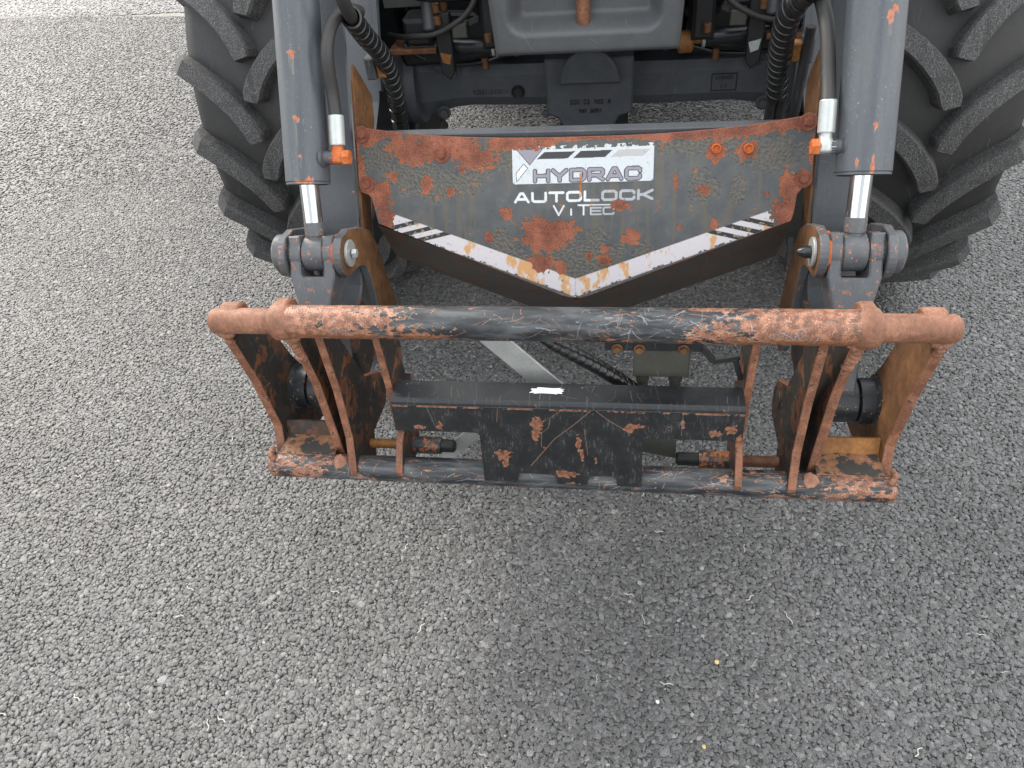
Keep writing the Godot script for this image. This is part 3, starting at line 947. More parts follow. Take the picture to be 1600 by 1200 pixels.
func build_ground() -> void:
	# the yard ends along a slightly skew line far behind on the left
	var st := mb()
	var edge := func(x: float) -> float: return -5.02 + 0.16 * (x + 4.9)
	quad(st, Vector3(-60, -0.006, edge.call(-60.0)), Vector3(60, -0.006, edge.call(60.0)), Vector3(60, -0.006, 40), Vector3(-60, -0.006, 40), Vector3.UP)
	var am := mat_of(asphalt_tex(), 0.9, 0.6, 0.0, 1.0, true)
	var yard := obj("asphalt_yard", st, am)
	yard.set_meta("kind", "structure")
	yard.set_meta("label", "worn grey asphalt of coarse rolled chippings around the machine")
	yard.set_meta("category", "asphalt")
	var vg := mb()
	quad(vg, Vector3(-150, -0.02, -150), Vector3(150, -0.02, -150), Vector3(150, -0.02, 150), Vector3(-150, -0.02, 150), Vector3.UP)
	var verge := obj("gravel_ground", vg, mat_of(chipped(411, 0.97, Color(0.50, 0.49, 0.47), Color(0.60, 0.59, 0.565), Color(0.5, 0.5, 0.5), Color(0.5, 0.5, 0.5), 0.03, 0, Color.WHITE, 4.0, 0.2, Color(0.75, 0.74, 0.72)), 1.1, 0.9, 0.0, 1.0, true))
	verge.set_meta("kind", "structure")
	verge.set_meta("label", "pale gravel beyond the straight edge of the asphalt")
	verge.set_meta("category", "gravel")
	# chippings rolled into the asphalt
	var sm := StandardMaterial3D.new()
	sm.vertex_color_use_as_albedo = true
	sm.roughness = 0.54
	var gt := chipped(431, 0.97, Color(0.46, 0.46, 0.46), Color(0.86, 0.86, 0.855), Color.WHITE, Color.WHITE, 0.06, 0, Color.WHITE, 8.0, 0.40, Color(1, 1, 1))
	sm.albedo_texture = gt[0]
	sm.normal_enabled = true
	sm.normal_texture = gt[1]
	sm.uv1_triplanar = true
	sm.uv1_world_triplanar = true
	sm.uv1_scale = Vector3.ONE * 4.0
	var tone := noise(421, 1.3, 3)
	rng.seed = 5
	var bufs := []
	for k in 5:
		bufs.append(PackedFloat32Array())
	# fine chippings close by, thinning out into somewhat larger ones farther off
	var zones := [[-2.9, 2.6, -2.9, 1.0, 0.0088, 1], [-2.9, 2.6, -2.9, 1.0, 0.0066, 1], [-6.9, 3.7, -4.95, 1.0, 0.0126, 0], [-8.0, -3.0, -6.9, -4.9, 0.017, 2]]
	for zn in zones:
		var p: float = zn[4]
		var nx := int((zn[1] - zn[0]) / p)
		var nz := int((zn[3] - zn[2]) / p)
		for j in nz:
			for i in nx:
				var x: float = zn[0] + (i + rng.randf_range(-0.2, 1.2)) * p
				var z: float = zn[2] + (j + rng.randf_range(-0.2, 1.2)) * p
				var near := smoothstep(2.9, 1.7, -z) * smoothstep(2.9, 2.1, absf(x + 0.15))
				if zn[5] < 2 and (rng.randf() > near) == (zn[5] == 1):
					continue
				if (z < edge.call(x) + 0.01) != (zn[5] == 2):
					continue
				var far := smoothstep(2.0, 4.0, -z)
				var s := p * rng.randf_range(0.45, 0.95)
				if rng.randf() < 0.05:
					s *= 1.5
				var v := 0.212 * exp(rng.randfn() * 0.24) * (1.0 + 0.22 * tone.get_noise_2d(x, z))
				var r := rng.randf()
				if r < 0.004:
					v = rng.randf_range(0.36, 0.6)
					s *= 0.7
				elif r < 0.05:
					v *= 0.7
				var yaw := rng.randf() * TAU
				var bs := Basis(Vector3.UP, yaw) * Basis.from_scale(Vector3(s, minf(s, 0.006) * rng.randf_range(0.45, 0.65), s * rng.randf_range(0.55, 1.0)))
				bs = Basis(Vector3(rng.randf_range(-1, 1), 0, rng.randf_range(-1, 1)).normalized(), rng.randf_range(0.0, 0.17) * (1.0 - 0.5 * far)) * bs
				var y := rng.randf_range(-0.0042, -0.0010 - 0.0006 * far) - (0.0004 if p < 0.007 else 0.0)
				if zn[5] == 2:
					v *= 1.6
					y -= 0.012
				var warm := rng.randf_range(-0.03, 0.035)
				bufs[rng.randi() % 5].append_array(PackedFloat32Array([bs.x.x, bs.y.x, bs.z.x, x, bs.x.y, bs.y.y, bs.z.y, y, bs.x.z, bs.y.z, bs.z.z, z, v * (1.0 + warm), v, v * (1.0 - warm * 0.8), 1.0]))
	for k in 5:
		var mm := MultiMesh.new()
		mm.transform_format = MultiMesh.TRANSFORM_3D
		mm.use_colors = true
		mm.mesh = stone_mesh(700 + k)
		mm.mesh.surface_set_material(0, sm)
		mm.instance_count = bufs[k].size() / 16
		mm.buffer = bufs[k]
		var mi := MultiMeshInstance3D.new()
		mi.multimesh = mm
		mi.name = numbered("chippings", yard)
		yard.add_child(mi, true)
		mi.set_meta("kind", "stuff")
	# dry bits of straw lying about
	var fs := mb()
	tube(fs, [Vector3(-1, 0, 0), Vector3(-0.3, 0.02, 0.12), Vector3(0.35, 0.03, -0.02), Vector3(1, 0, 0.22)], 0.05, 5, 5)
	var fm := fs.commit()
	fm.surface_set_material(0, plain(Color(0.72, 0.71, 0.66), 0.8))
	var sb := PackedFloat32Array()
	for k in 650:
		var x := rng.randf_range(-2.8, 2.0)
		var z := rng.randf_range(-2.6, 0.7)
		var s := rng.randf_range(0.004, 0.013)
		var bs := Basis(Vector3.UP, rng.randf() * TAU) * Basis.from_scale(Vector3(s, 0.011, s * rng.randf_range(0.4, 2.0)))
		sb.append_array(PackedFloat32Array([bs.x.x, bs.y.x, bs.z.x, x, bs.x.y, bs.y.y, bs.z.y, 0.0042, bs.x.z, bs.y.z, bs.z.z, z]))
	var sm2 := MultiMesh.new()
	sm2.transform_format = MultiMesh.TRANSFORM_3D
	sm2.mesh = fm
	sm2.instance_count = sb.size() / 12
	sm2.buffer = sb
	var si := MultiMeshInstance3D.new()
	si.multimesh = sm2
	si.name = "straw_bits"
	add_child(si, true)
	si.set_meta("kind", "stuff")
	si.set_meta("label", "tiny pale bits of dry straw scattered over the grey asphalt")
	si.set_meta("category", "straw")
	# a few loose pale pebbles
	for e in [[Vector3(0.305, 0.0035, 0.150), 0.0052, "tiny cream pebble lying alone on asphalt in front of the frame", Color(0.78, 0.68, 0.5)], [Vector3(0.27, 0.004, 0.325), 0.0042, "tiny yellowish pebble near the bottom edge of the picture", Color(0.74, 0.66, 0.42)], [Vector3(0.185, 0.004, 0.245), 0.0042, "tiny white pebble between the cream and the yellowish one", Color(0.82, 0.82, 0.8)]]:
		var ps := mb()
		lathe(ps, e[0] - Vector3(0, e[1] * 0.3, 0), Vector3.UP, [Vector2(0, 0), Vector2(0.001, e[1] * 0.8), Vector2(e[1] * 0.7, e[1]), Vector2(e[1] * 1.2, e[1] * 0.6), Vector2(e[1] * 1.35, 0)], 9, true, 0, e[1] * 0.16)
		var pb := obj("pebble", ps, plain(e[3], 0.7))
		pb.set_meta("label", e[2])
		pb.set_meta("category", "pebble")
		pb.set_meta("group", "loose pale pebbles on the asphalt")

# ------------------------------------------------------------------ tractor
func lug_mesh(dirx: float) -> ArrayMesh:
	var st := mb()
	var sec := []
	var n := 14
	for i in n + 1:
		var t := float(i) / n
		var s := pow(lerpf(sqrt(0.004), sqrt(0.202), t), 2.0)
		var an := deg_to_rad(19.5 * sqrt(s / 0.19))
		var s2 := s + 0.002
		var an2 := deg_to_rad(19.5 * sqrt(s2 / 0.19))
		var rt := 0.670 - 0.022 * pow(s / 0.21, 2.0) - (0.028 * pow(maxf(0.0, (s - 0.178) / 0.024), 2.0))
		var rb := 0.618 - 0.02 * pow(s / 0.21, 2.0) - 0.07 * pow(maxf(0.0, (s - 0.155) / 0.047), 2.0)
		var nrm := Vector3(0, sin(an), cos(an))
		var p := Vector3(s * dirx, 0, 0)
		var p2 := Vector3(s2 * dirx, sin(an2) * rt, cos(an2) * rt) - Vector3(s * dirx, sin(an) * rt, cos(an) * rt)
		var lat := nrm.cross(p2.normalized()).normalized()
		var wdt := 0.047 - 0.006 * t
		if i == 0:
			wdt *= 0.8
		var row := []
		for e in [[-0.72, 0], [-0.54, 0.86], [-0.44, 1.0], [0.44, 1.0], [0.54, 0.86], [0.72, 0]]:
			var q: Vector3 = nrm * rt + lat * (e[0] * wdt)
			var rr := lerpf(rb, rt, e[1])
			q = q.normalized() * rr
			row.append(p + q)
		sec.append(row)
	for i in n:
		for k in 5:
			var a: Vector3 = sec[i][k]
			var b: Vector3 = sec[i][k + 1]
			var c: Vector3 = sec[i + 1][k + 1]
			var d: Vector3 = sec[i + 1][k]
			var nn := (c - a).cross(d - b).normalized()
			var mid: Vector3 = (a + b + c + d) / 4 - (sec[i][0] + sec[i][5] + sec[i + 1][0] + sec[i + 1][5]) / 4
			if nn.dot(mid) < 0:
				nn = -nn
			quad(st, a, b, c, d, nn)
	for e in [0, n]:
		var row: Array = sec[e]
		var nn: Vector3 = (row[1] - row[0]).cross(row[4] - row[0]).normalized()
		var other: Vector3 = sec[1][2] if e == 0 else sec[n - 1][2]
		if nn.dot(other - row[2]) > 0:
			nn = -nn
		for k in range(1, 5):
			var z := Vector2.ZERO
			tri(st, [row[0], row[k], row[k + 1]], [nn, nn, nn], [z, z, z])
	var m := st.commit()
	m.surface_set_material(0, M.lug)
	return m

func front_wheel(tr: Node3D, sx: float, phase_out: float, lugs: Array) -> void:
	var c := Vector3(0.808 if sx > 0 else -0.836, 0.66, -1.45)
	var wh := group_part("front_wheel", c, tr)
	var st := mb()
	# carcass, then the rim
	var prof := [Vector2(-0.16, 0.33), Vector2(-0.205, 0.40), Vector2(-0.222, 0.48), Vector2(-0.218, 0.55), Vector2(-0.200, 0.592), Vector2(-0.165, 0.612), Vector2(-0.09, 0.622), Vector2(0, 0.626), Vector2(0.09, 0.622), Vector2(0.165, 0.612), Vector2(0.200, 0.592), Vector2(0.218, 0.55), Vector2(0.222, 0.48), Vector2(0.205, 0.40), Vector2(0.16, 0.33)]
	for i in prof.size():
		prof[i] = Vector2(prof[i].x * 0.92, prof[i].y)
	lathe(st, c, Vector3.RIGHT, prof, 72, true)
	obj("tyre", st, M.tyre, wh)
	var rs := mb()
	lathe(rs, c, Vector3.RIGHT, [Vector2(-0.17, 0.30), Vector2(-0.17, 0.345), Vector2(-0.15, 0.335), Vector2(-0.13, 0.29), Vector2(0.13, 0.29), Vector2(0.15, 0.335), Vector2(0.17, 0.345), Vector2(0.17, 0.30)], 40)
	lathe(rs, c, Vector3.RIGHT, [Vector2(-0.02, 0), Vector2(-0.02, 0.30), Vector2(0.02, 0.30), Vector2(0.02, 0)], 32)
	obj("rim", rs, M.grey_cast, wh)
	for row in 2:
		var dirx := sx if row == 0 else -sx
		for k in 21:
			var a := phase_out + (0.0 if row == 0 else 8.571) + k * 17.1429
			var o := MeshInstance3D.new()
			o.mesh = lugs[0] if dirx > 0 else lugs[1]
			o.name = numbered("lug", wh)
			wh.add_child(o, true)
			o.basis = Basis(Vector3.RIGHT, -deg_to_rad(a))

func text_part(called: String, words: String, at: Vector3, size: float, parent: Node, sx := 1.0) -> void:
	var t := TextMesh.new()
	var f := SystemFont.new()
	f.font_names = PackedStringArray(["Droid Sans Mono"])
	t.font = f
	t.text = words
	t.font_size = 16
	t.pixel_size = size / 12.0
	t.depth = 0.003
	t.material = M.stamp
	var o := MeshInstance3D.new()
	o.mesh = t
	o.name = numbered(called, parent)
	parent.add_child(o, true)
	o.position = at - root_offset(parent)
	o.scale = Vector3(sx, 1, 1)

func build_tractor() -> void:
	var tr := thing("tractor", Vector3(0, 0, -1.45), "dark grey tractor nose with big lugged front tyres and grey front axle", "tractor")
	var lugs := [lug_mesh(1.0), lug_mesh(-1.0)]
	front_wheel(tr, -1.0, 2.8, lugs)
	front_wheel(tr, 1.0, -2.7, lugs)
	# axle beam: boxy casting that swells into the hubs
	var st := mb()
	var secs := [[-0.60, 0.066, 0.100, 0.632], [-0.52, 0.062, 0.088, 0.632], [-0.455, 0.060, 0.068, 0.630], [-0.40, 0.058, 0.062, 0.628], [-0.16, 0.062, 0.064, 0.624], [0.16, 0.062, 0.064, 0.618], [0.40, 0.058, 0.062, 0.618], [0.455, 0.060, 0.068, 0.618], [0.52, 0.062, 0.088, 0.624], [0.60, 0.066, 0.100, 0.632]]
	var ring := func(s: Array) -> Array:
		var out := []
		for e in [[1, 0.55], [0.72, 1], [-0.72, 1], [-1, 0.55], [-1, -0.5], [-0.7, -1], [0.7, -1], [1, -0.5]]:
			out.append(Vector3(s[0], s[3] + e[1] * s[2], -1.44 + e[0] * s[1]))
		return out
	for i in secs.size() - 1:
		var a: Array = ring.call(secs[i])
		var b: Array = ring.call(secs[i + 1])
		for k in 8:
			var j := (k + 1) % 8
			var nn: Vector3 = (b[j] - a[k]).cross(b[k] - a[j]).normalized()
			var cen := Vector3((secs[i][0] + secs[i + 1][0]) / 2, secs[i][3], -1.44)
			if nn.dot((a[k] + b[j]) / 2 - cen) < 0:
				nn = -nn
			quad(st, a[k], a[j], b[j], b[k], nn)
	var axle := obj("front_axle", st, M.grey_cast, tr)
	for s in [-1.0, 1.0]:
		for e in [[0.487, 0.70, -1.375], [0.490, 0.555, -1.372], [0.445, 0.675, -1.38]]:
			var bs := mb()
			hexbolt(bs, Vector3(e[0] * s, e[1], e[2]), Vector3.BACK, 0.014, 0.022)
			obj("axle_bolt", bs, M.grey_cast, axle)
		var fl := mb()
		lathe(fl, Vector3(s * 0.56, 0.632, -1.44), Vector3(s, 0, 0), [Vector2(0, 0.095), Vector2(0.0, 0.125), Vector2(0.03, 0.13), Vector2(0.07, 0.12), Vector2(0.07, 0)], 28)
		obj("hub_flange", fl, M.grey_cast, axle)
	var plug := mb()
	lathe(plug, Vector3(-0.249, 0.610, -1.379), Vector3.BACK, [Vector2(0, 0.020), Vector2(0.006, 0.020), Vector2(0.008, 0.018), Vector2(0.003, 0.012), Vector2(0.003, 0)], 24)
	obj("plug", plug, M.dark, axle)
	var rp := mb()
	for e in [[-0.001, 0.045, 0.335, 0.337], [-0.001, 0.045, 0.407, 0.409]]:
		box(rp, Vector3(e[2], 0.592, -1.381), Vector3(e[3], 0.643, -1.3775), 0.0004)
	box(rp, Vector3(0.335, 0.592, -1.381), Vector3(0.409, 0.594, -1.3775), 0.0004)
	box(rp, Vector3(0.335, 0.641, -1.381), Vector3(0.409, 0.643, -1.3775), 0.0004)
	obj("plate_frame", rp, M.stamp, axle)
	text_part("stamped_number", "Y2501.01Z013", Vector3(-0.335, 0.611, -1.381), 0.0145, axle, 0.8)
	text_part("stamped_number", "CARRARO", Vector3(0.372, 0.630, -1.381), 0.011, axle, 0.85)
	text_part("stamped_number", "2.2", Vector3(0.372, 0.605, -1.381), 0.009, axle, 0.9)
	# centre housing with its round nose
	var cs := mb()
	prism(cs, [Vector2(-0.150, 0.735), Vector2(0.105, 0.735), Vector2(0.105, 0.575), Vector2(0.065, 0.562), Vector2(0.045, 0.525), Vector2(0.010, 0.500), Vector2(-0.030, 0.493), Vector2(-0.070, 0.502), Vector2(-0.102, 0.528), Vector2(-0.118, 0.562), Vector2(-0.150, 0.575)], Vector3(0.0, 0, -1.355), Vector3.RIGHT, Vector3.UP, 0.15, 0.006)
	obj("pivot_housing", cs, M.grey_cast, axle)
	var ns := mb()
	prism(ns, circle_pts(Vector2(-0.02, 0.700), 0.085, 20, 160, 12) + [Vector2(-0.11, 0.69), Vector2(0.07, 0.69)], Vector3(0, -0.02, -1.27), Vector3.RIGHT, Vector3.UP, 0.03, 0.006)
	obj("housing_rib", ns, M.grey_cast, axle)
	text_part("cast_number", "220 22 102 4", Vector3(-0.02, 0.610, -1.279), 0.014, axle, 0.9)
	text_part("cast_number", "VAY 0001", Vector3(-0.02, 0.583, -1.279), 0.012, axle, 0.9)
	var sb := mb()
	box(sb, Vector3(-0.125, 0.475, -1.50), Vector3(0.09, 0.585, -1.42), 0.006)
	obj("sump", sb, M.dark, axle)
	var dp := mb()
	rod(dp, Vector3(-0.02, 0.495, -1.33), Vector3(-0.02, 0.465, -1.33), 0.016, 12)
	obj("drain_plug", dp, M.rust_brown, axle)
	for s in [-0.155, 0.11]:
		var cb := mb()
		hexbolt(cb, Vector3(s, 0.572, -1.30), Vector3.BACK, 0.012, 0.0)
		obj("housing_bolt", cb, M.grey, axle)
	# weight carrier at the nose: thick block with a sunken face and a vertical pin
	var wc := mb()
	var zf := -0.82
	# cast front: one surface that sinks into a rounded hollow
	var gx := 64
	var gy := 48
	var surf := func(i: int, j: int) -> Vector3:
		var y := lerpf(0.900, 1.16, float(j) / gy)
		var hw := 0.2085 + 0.014 * float(j) / gy
		var x := lerpf(-hw, hw, float(i) / gx)
		var q := Vector2(absf(x + 0.003) - 0.135, absf(y - 1.035) - 0.052)
		var d := Vector2(maxf(q.x, 0), maxf(q.y, 0)).length() + minf(maxf(q.x, q.y), 0.0) - 0.028
		var ex := minf(minf(float(i), float(gx - i)), float(j) * 1.0) / 1.6
		return Vector3(x, y, zf - 0.055 * smoothstep(0.012, -0.022, d) - 0.010 * pow(maxf(0.0, 1.0 - ex), 2.0))
	var nrm := func(i: int, j: int) -> Vector3:
		var a: Vector3 = surf.call(mini(gx, i + 1), j) - surf.call(maxi(0, i - 1), j)
		var b: Vector3 = surf.call(i, mini(gy, j + 1)) - surf.call(i, maxi(0, j - 1))
		return a.cross(b).normalized()
	for j in gy:
		for i in gx:
			var c := []
			var nn := []
			for e in [[i, j], [i + 1, j], [i + 1, j + 1], [i, j + 1]]:
				c.append(surf.call(e[0], e[1]))
				nn.append(nrm.call(e[0], e[1]))
			var z := Vector2.ZERO
			tri(wc, [c[0], c[1], c[2]], [nn[0], nn[1], nn[2]], [z, z, z])
			tri(wc, [c[0], c[2], c[3]], [nn[0], nn[2], nn[3]], [z, z, z])
	prism(wc, [Vector2(-0.2085, 0.900), Vector2(0.2085, 0.900), Vector2(0.2225, 1.16), Vector2(-0.2225, 1.16)], Vector3(0, 0, -1.065), Vector3.RIGHT, Vector3.UP, 0.37, 0.001)
	for sd in [-1.0, 1.0]:
		quad(wc, Vector3(0.2085 * sd, 0.9, zf - 0.0095), Vector3(0.2225 * sd, 1.16, zf - 0.0095), Vector3(0.2225 * sd, 1.16, -0.881), Vector3(0.2085 * sd, 0.9, -0.881), Vector3(sd, 0, 0))
	quad(wc, Vector3(-0.2085, 0.9, zf - 0.0095), Vector3(0.2085, 0.9, zf - 0.0095), Vector3(0.2085, 0.9, -0.881), Vector3(-0.2085, 0.9, -0.881), Vector3.DOWN)
	var car := obj("weight_carrier", wc, M.carrier, tr)
	var hp := mb()
	rod(hp, Vector3(-0.006, 0.955, -0.852), Vector3(-0.006, 1.14, -0.852), 0.0155, 20)
	obj("hitch_pin", hp, M.rust_edge, car)
	for s in [-1.0, 1.0]:
		var lug := mb()
		prism(lug, [Vector2(0.155 * s, 0.905), Vector2(0.205 * s, 0.905), Vector2(0.21 * s, 0.865), Vector2(0.185 * s, 0.845), Vector2(0.15 * s, 0.865)], Vector3(0, 0, -1.0), Vector3.RIGHT, Vector3.UP, 0.05, 0.004)
		obj("mounting_lug", lug, M.dark, car)
	# steering rams over the axle
	for s in [-1.0, 1.0]:
		var rm := mb()
		rod(rm, Vector3(0.30 * s, 0.772, -1.30), Vector3(0.56 * s, 0.785, -1.30), 0.021, 20)
		var ram := obj("steering_ram", rm, M.rod, tr)
		var r2 := mb()
		rod(r2, Vector3(0.262 * s, 0.770, -1.30), Vector3(0.30 * s, 0.772, -1.30), 0.014, 16)
		obj("ram_end", r2, M.rust_ochre, ram)
		var r3 := mb()
		lathe(r3, Vector3(0.293 * s, 0.772, -1.30), Vector3(s, 0, 0), [Vector2(0, 0.014), Vector2(0, 0.025), Vector2(0.008, 0.025), Vector2(0.008, 0.014)], 20)
		obj("ram_collar", r3, M.zinc, ram)
		if s > 0:
			var r4 := mb()
			rod(r4, Vector3(0.225, 0.766, -1.29), Vector3(0.268, 0.768, -1.29), 0.030, 20, 0.006)
			obj("ball_joint", r4, M.rust_ochre, ram)
		var br := mb()
		prism(br, [Vector2(0.405 * s, 0.885), Vector2(0.455 * s, 0.885), Vector2(0.448 * s, 0.72), Vector2(0.425 * s, 0.70), Vector2(0.41 * s, 0.72)], Vector3(0, 0, -1.26), Vector3.RIGHT, Vector3.UP, 0.025, 0.003)
		obj("ram_bracket", br, M.dark, ram)
		var tag_ := mb()
		prism(tag_, [Vector2(0.412 * s, 0.772), Vector2(0.445 * s, 0.780), Vector2(0.44 * s, 0.752), Vector2(0.42 * s, 0.745)], Vector3(0, 0, -1.246), Vector3.RIGHT, Vector3.UP, 0.002, 0.0004)
		obj("bare_patch", tag_, M.rust_ochre if s < 0 else M.zinc, ram)
	# knuckle housings, pipes and blocks above the axle on both sides
	for s in [-1.0, 1.0]:
		var kb := mb()
		box(kb, Vector3(minf(0.55 * s, 0.47 * s), 0.79, -1.38), Vector3(maxf(0.55 * s, 0.47 * s), 0.865, -1.27), 0.01)
		var kn := obj("steering_knuckle", kb, M.dark, tr)
		var kp := mb()
		box(kp, Vector3(minf(0.60 * s, 0.46 * s), 0.772, -1.36), Vector3(maxf(0.60 * s, 0.46 * s), 0.788, -1.26), 0.003)
		obj("knuckle_plate", kp, M.rust_edge, kn)
		var k2 := mb()
		rod(k2, Vector3(0.535 * s, 0.786, -1.29), Vector3(0.535 * s, 0.812, -1.29), 0.016, 6)
		obj("knuckle_bolt", k2, M.rust_brown, kn)
		var k3 := mb()
		rod(k3, Vector3(0.425 * s, 0.83, -1.28), Vector3(0.425 * s, 0.92, -1.28), 0.012, 8)
		obj("knuckle_bolt", k3, M.rust_brown, kn)
		var pp := mb()
		rod(pp, Vector3(0.465 * s, 0.842, -1.24), Vector3(0.465 * s, 1.05, -1.30), 0.019, 18, 0.005)
		obj("hose_end", pp, M.grey, kn)
		var hz := mb()
		tube(hz, [Vector3(0.36 * s, 1.08, -1.35), Vector3(0.35 * s, 0.93, -1.31), Vector3(0.33 * s, 0.85, -1.36), Vector3(0.26 * s, 0.80, -1.45)], 0.016, 12)
		obj("brake_hose", hz, M.hose, kn)
		var sp := mb()
		prism(sp, [Vector2(0.52 * s, 0.86), Vector2(0.64 * s, 0.86), Vector2(0.66 * s, 1.2), Vector2(0.50 * s, 1.2)], Vector3(0, 0, -1.42), Vector3.RIGHT, Vector3.UP, 0.012, 0.002)
		obj("splash_shield", sp, M.shield, tr)
		var rl := mb()
		box(rl, Vector3(minf(0.26 * s, 0.32 * s), 0.78, -3.2), Vector3(maxf(0.26 * s, 0.32 * s), 1.1, -1.25), 0.01)
		obj("frame_rail", rl, M.dark, tr)
		var pl2 := mb()
		prism(pl2, [Vector2(0.24 * s, 0.70), Vector2(0.55 * s, 0.735), Vector2(0.54 * s, 0.84), Vector2(0.32 * s, 0.83), Vector2(0.26 * s, 0.78)], Vector3(0, 0, -1.44), Vector3.RIGHT, Vector3.UP, 0.04, 0.006)
		obj("axle_gusset", pl2, M.dark, tr)
	for s in [-1.0, 1.0]:
		var sa := mb()
		prism(sa, [Vector2(0.27 * s, 0.742), Vector2(0.40 * s, 0.718), Vector2(0.58 * s, 0.712), Vector2(0.60 * s, 0.765), Vector2(0.45 * s, 0.80), Vector2(0.34 * s, 0.845), Vector2(0.29 * s, 0.80)], Vector3(0, 0, -1.36), Vector3.RIGHT, Vector3.UP, 0.05, 0.010)
		var arm2 := obj("steering_arm", sa, M.dark, tr)
		for e in [[0.44, 0.900], [0.44, 0.868], [0.30, 0.815]]:
			var rb2 := mb()
			rod(rb2, Vector3(e[0] * s, e[1] - 0.012, -1.245), Vector3(e[0] * s, e[1] + 0.012, -1.245), 0.012, 6, 0.002)
			obj("steering_bolt", rb2, M.rust_brown, arm2)
		var bl := mb()
		box(bl, Vector3(minf(0.355 * s, 0.398 * s), 0.822, -1.26), Vector3(maxf(0.355 * s, 0.398 * s), 0.862, -1.225), 0.003)
		obj("stop_block", bl, M.coupler, arm2)
		var p1 := mb()
		tube(p1, [Vector3(0.30 * s, 1.1, -1.27), Vector3(0.325 * s, 0.92, -1.24), Vector3(0.42 * s, 0.845, -1.23), Vector3(0.53 * s, 0.825, -1.25), Vector3(0.62 * s, 0.80, -1.36)], 0.0085, 10)
		obj("brake_pipe", p1, M.hose, arm2)
		var p2 := mb()
		tube(p2, [Vector3(0.58 * s, 1.1, -1.26), Vector3(0.52 * s, 0.96, -1.22), Vector3(0.40 * s, 0.925, -1.24), Vector3(0.28 * s, 0.91, -1.33)], 0.011, 10)
		obj("wiring_loom", p2, M.wrap, arm2)
		var p3 := mb()
		tube(p3, [Vector3(0.25 * s, 0.74, -1.36), Vector3(0.36 * s, 0.708, -1.365), Vector3(0.48 * s, 0.715, -1.35), Vector3(0.56 * s, 0.76, -1.33)], 0.0075, 10)
		obj("oil_pipe", p3, M.rod, arm2)
		for e in [0.33, 0.43]:
			var cl3 := mb()
			box(cl3, Vector3(minf(e * s, (e + 0.018) * s), 0.690, -1.375), Vector3(maxf(e * s, (e + 0.018) * s), 0.725, -1.350), 0.003)
			obj("pipe_clip", cl3, M.rust_brown, arm2)
	# engine, hood, cab and rear wheels: above and behind the frame, they shade the ground
	var eb := mb()
	box(eb, Vector3(-0.27, 0.62, -3.0), Vector3(0.27, 1.35, -1.52), 0.02)
	obj("engine_block", eb, M.dark, tr)
	var op := mb()
	box(op, Vector3(-0.62, 0.60, -1.80), Vector3(0.62, 1.0, -1.58), 0.02)
	obj("oil_pan", op, M.dark, tr)
	var tb := mb()
	box(tb, Vector3(-0.28, 0.42, -4.6), Vector3(0.28, 1.2, -2.05), 0.03)
	obj("gearbox", tb, M.dark, tr)  # kept low and out of view to darken the ground under the axle
	for s in [-1.0, 1.0]:
		var ft := mb()
		prism(ft, [Vector2(0.36 * s, 0.44), Vector2(0.72 * s, 0.44), Vector2(0.78 * s, 0.55), Vector2(0.78 * s, 1.0), Vector2(0.36 * s, 1.0)], Vector3(0, 0, -2.95), Vector3.RIGHT, Vector3.UP, 0.9, 0.03)
		obj("added_fuel_tank" if s < 0 else "added_step_box", ft, M.dark, tr)  # unseen side blocks, added to darken the ground under the axle
		var ra := mb()
		rod(ra, Vector3(0.25 * s, 0.82, -4.0), Vector3(0.72 * s, 0.82, -4.0), 0.13, 24, 0.02)
		obj("rear_axle", ra, M.dark, tr)
		var lm := mb()
		prism(lm, [Vector2(0.38 * s, 0.72), Vector2(0.53 * s, 0.80), Vector2(0.55 * s, 1.75), Vector2(0.42 * s, 1.75), Vector2(0.36 * s, 1.0)], Vector3(0, 0, -1.86), Vector3.RIGHT, Vector3.UP, 0.34, 0.01)
		obj("added_loader_mount", lm, M.grey, tr)  # unseen posts, added to darken the inner faces of the arms
	var hd := mb()
	prism(hd, [Vector2(-0.36, 1.15), Vector2(0.36, 1.15), Vector2(0.38, 1.7), Vector2(0.30, 1.92), Vector2(-0.30, 1.92), Vector2(-0.38, 1.7)], Vector3(0, 0, -2.05), Vector3.RIGHT, Vector3.UP, 1.9, 0.03)
	obj("hood", hd, M.paint_body, tr)
	var cbm := mb()
	prism(cbm, [Vector2(-0.75, 1.1), Vector2(0.75, 1.1), Vector2(0.85, 1.75), Vector2(0.72, 2.75), Vector2(-0.72, 2.75), Vector2(-0.85, 1.75)], Vector3(0, 0, -3.85), Vector3.RIGHT, Vector3.UP, 1.5, 0.04)
	var cab := obj("cab", cbm, M.paint_body, tr)
	var ws := mb()
	prism(ws, [Vector2(-0.72, 1.75), Vector2(0.72, 1.75), Vector2(0.62, 2.6), Vector2(-0.62, 2.6)], Vector3(0, 0, -3.094), Vector3.RIGHT, Vector3.UP, 0.012, 0.002)
	obj("windscreen", ws, M.glass, cab)
	for s in [-1.0, 1.0]:
		var rw := mb()
		lathe(rw, Vector3(0.9 * s, 0.86, -4.0), Vector3.RIGHT, [Vector2(-0.26, 0.35), Vector2(-0.28, 0.6), Vector2(-0.25, 0.80), Vector2(-0.1, 0.86), Vector2(0.1, 0.86), Vector2(0.25, 0.80), Vector2(0.28, 0.6), Vector2(0.26, 0.35)], 40, true)
		obj("rear_tyre", rw, M.tyre, tr)

# ------------------------------------------------------------------ front loader
func on_plate(x: float, q: float, out := 0.0) -> Vector3:
	return PLATE0 + Vector3(x, 0, 0) + UPV * q + OUTV * out

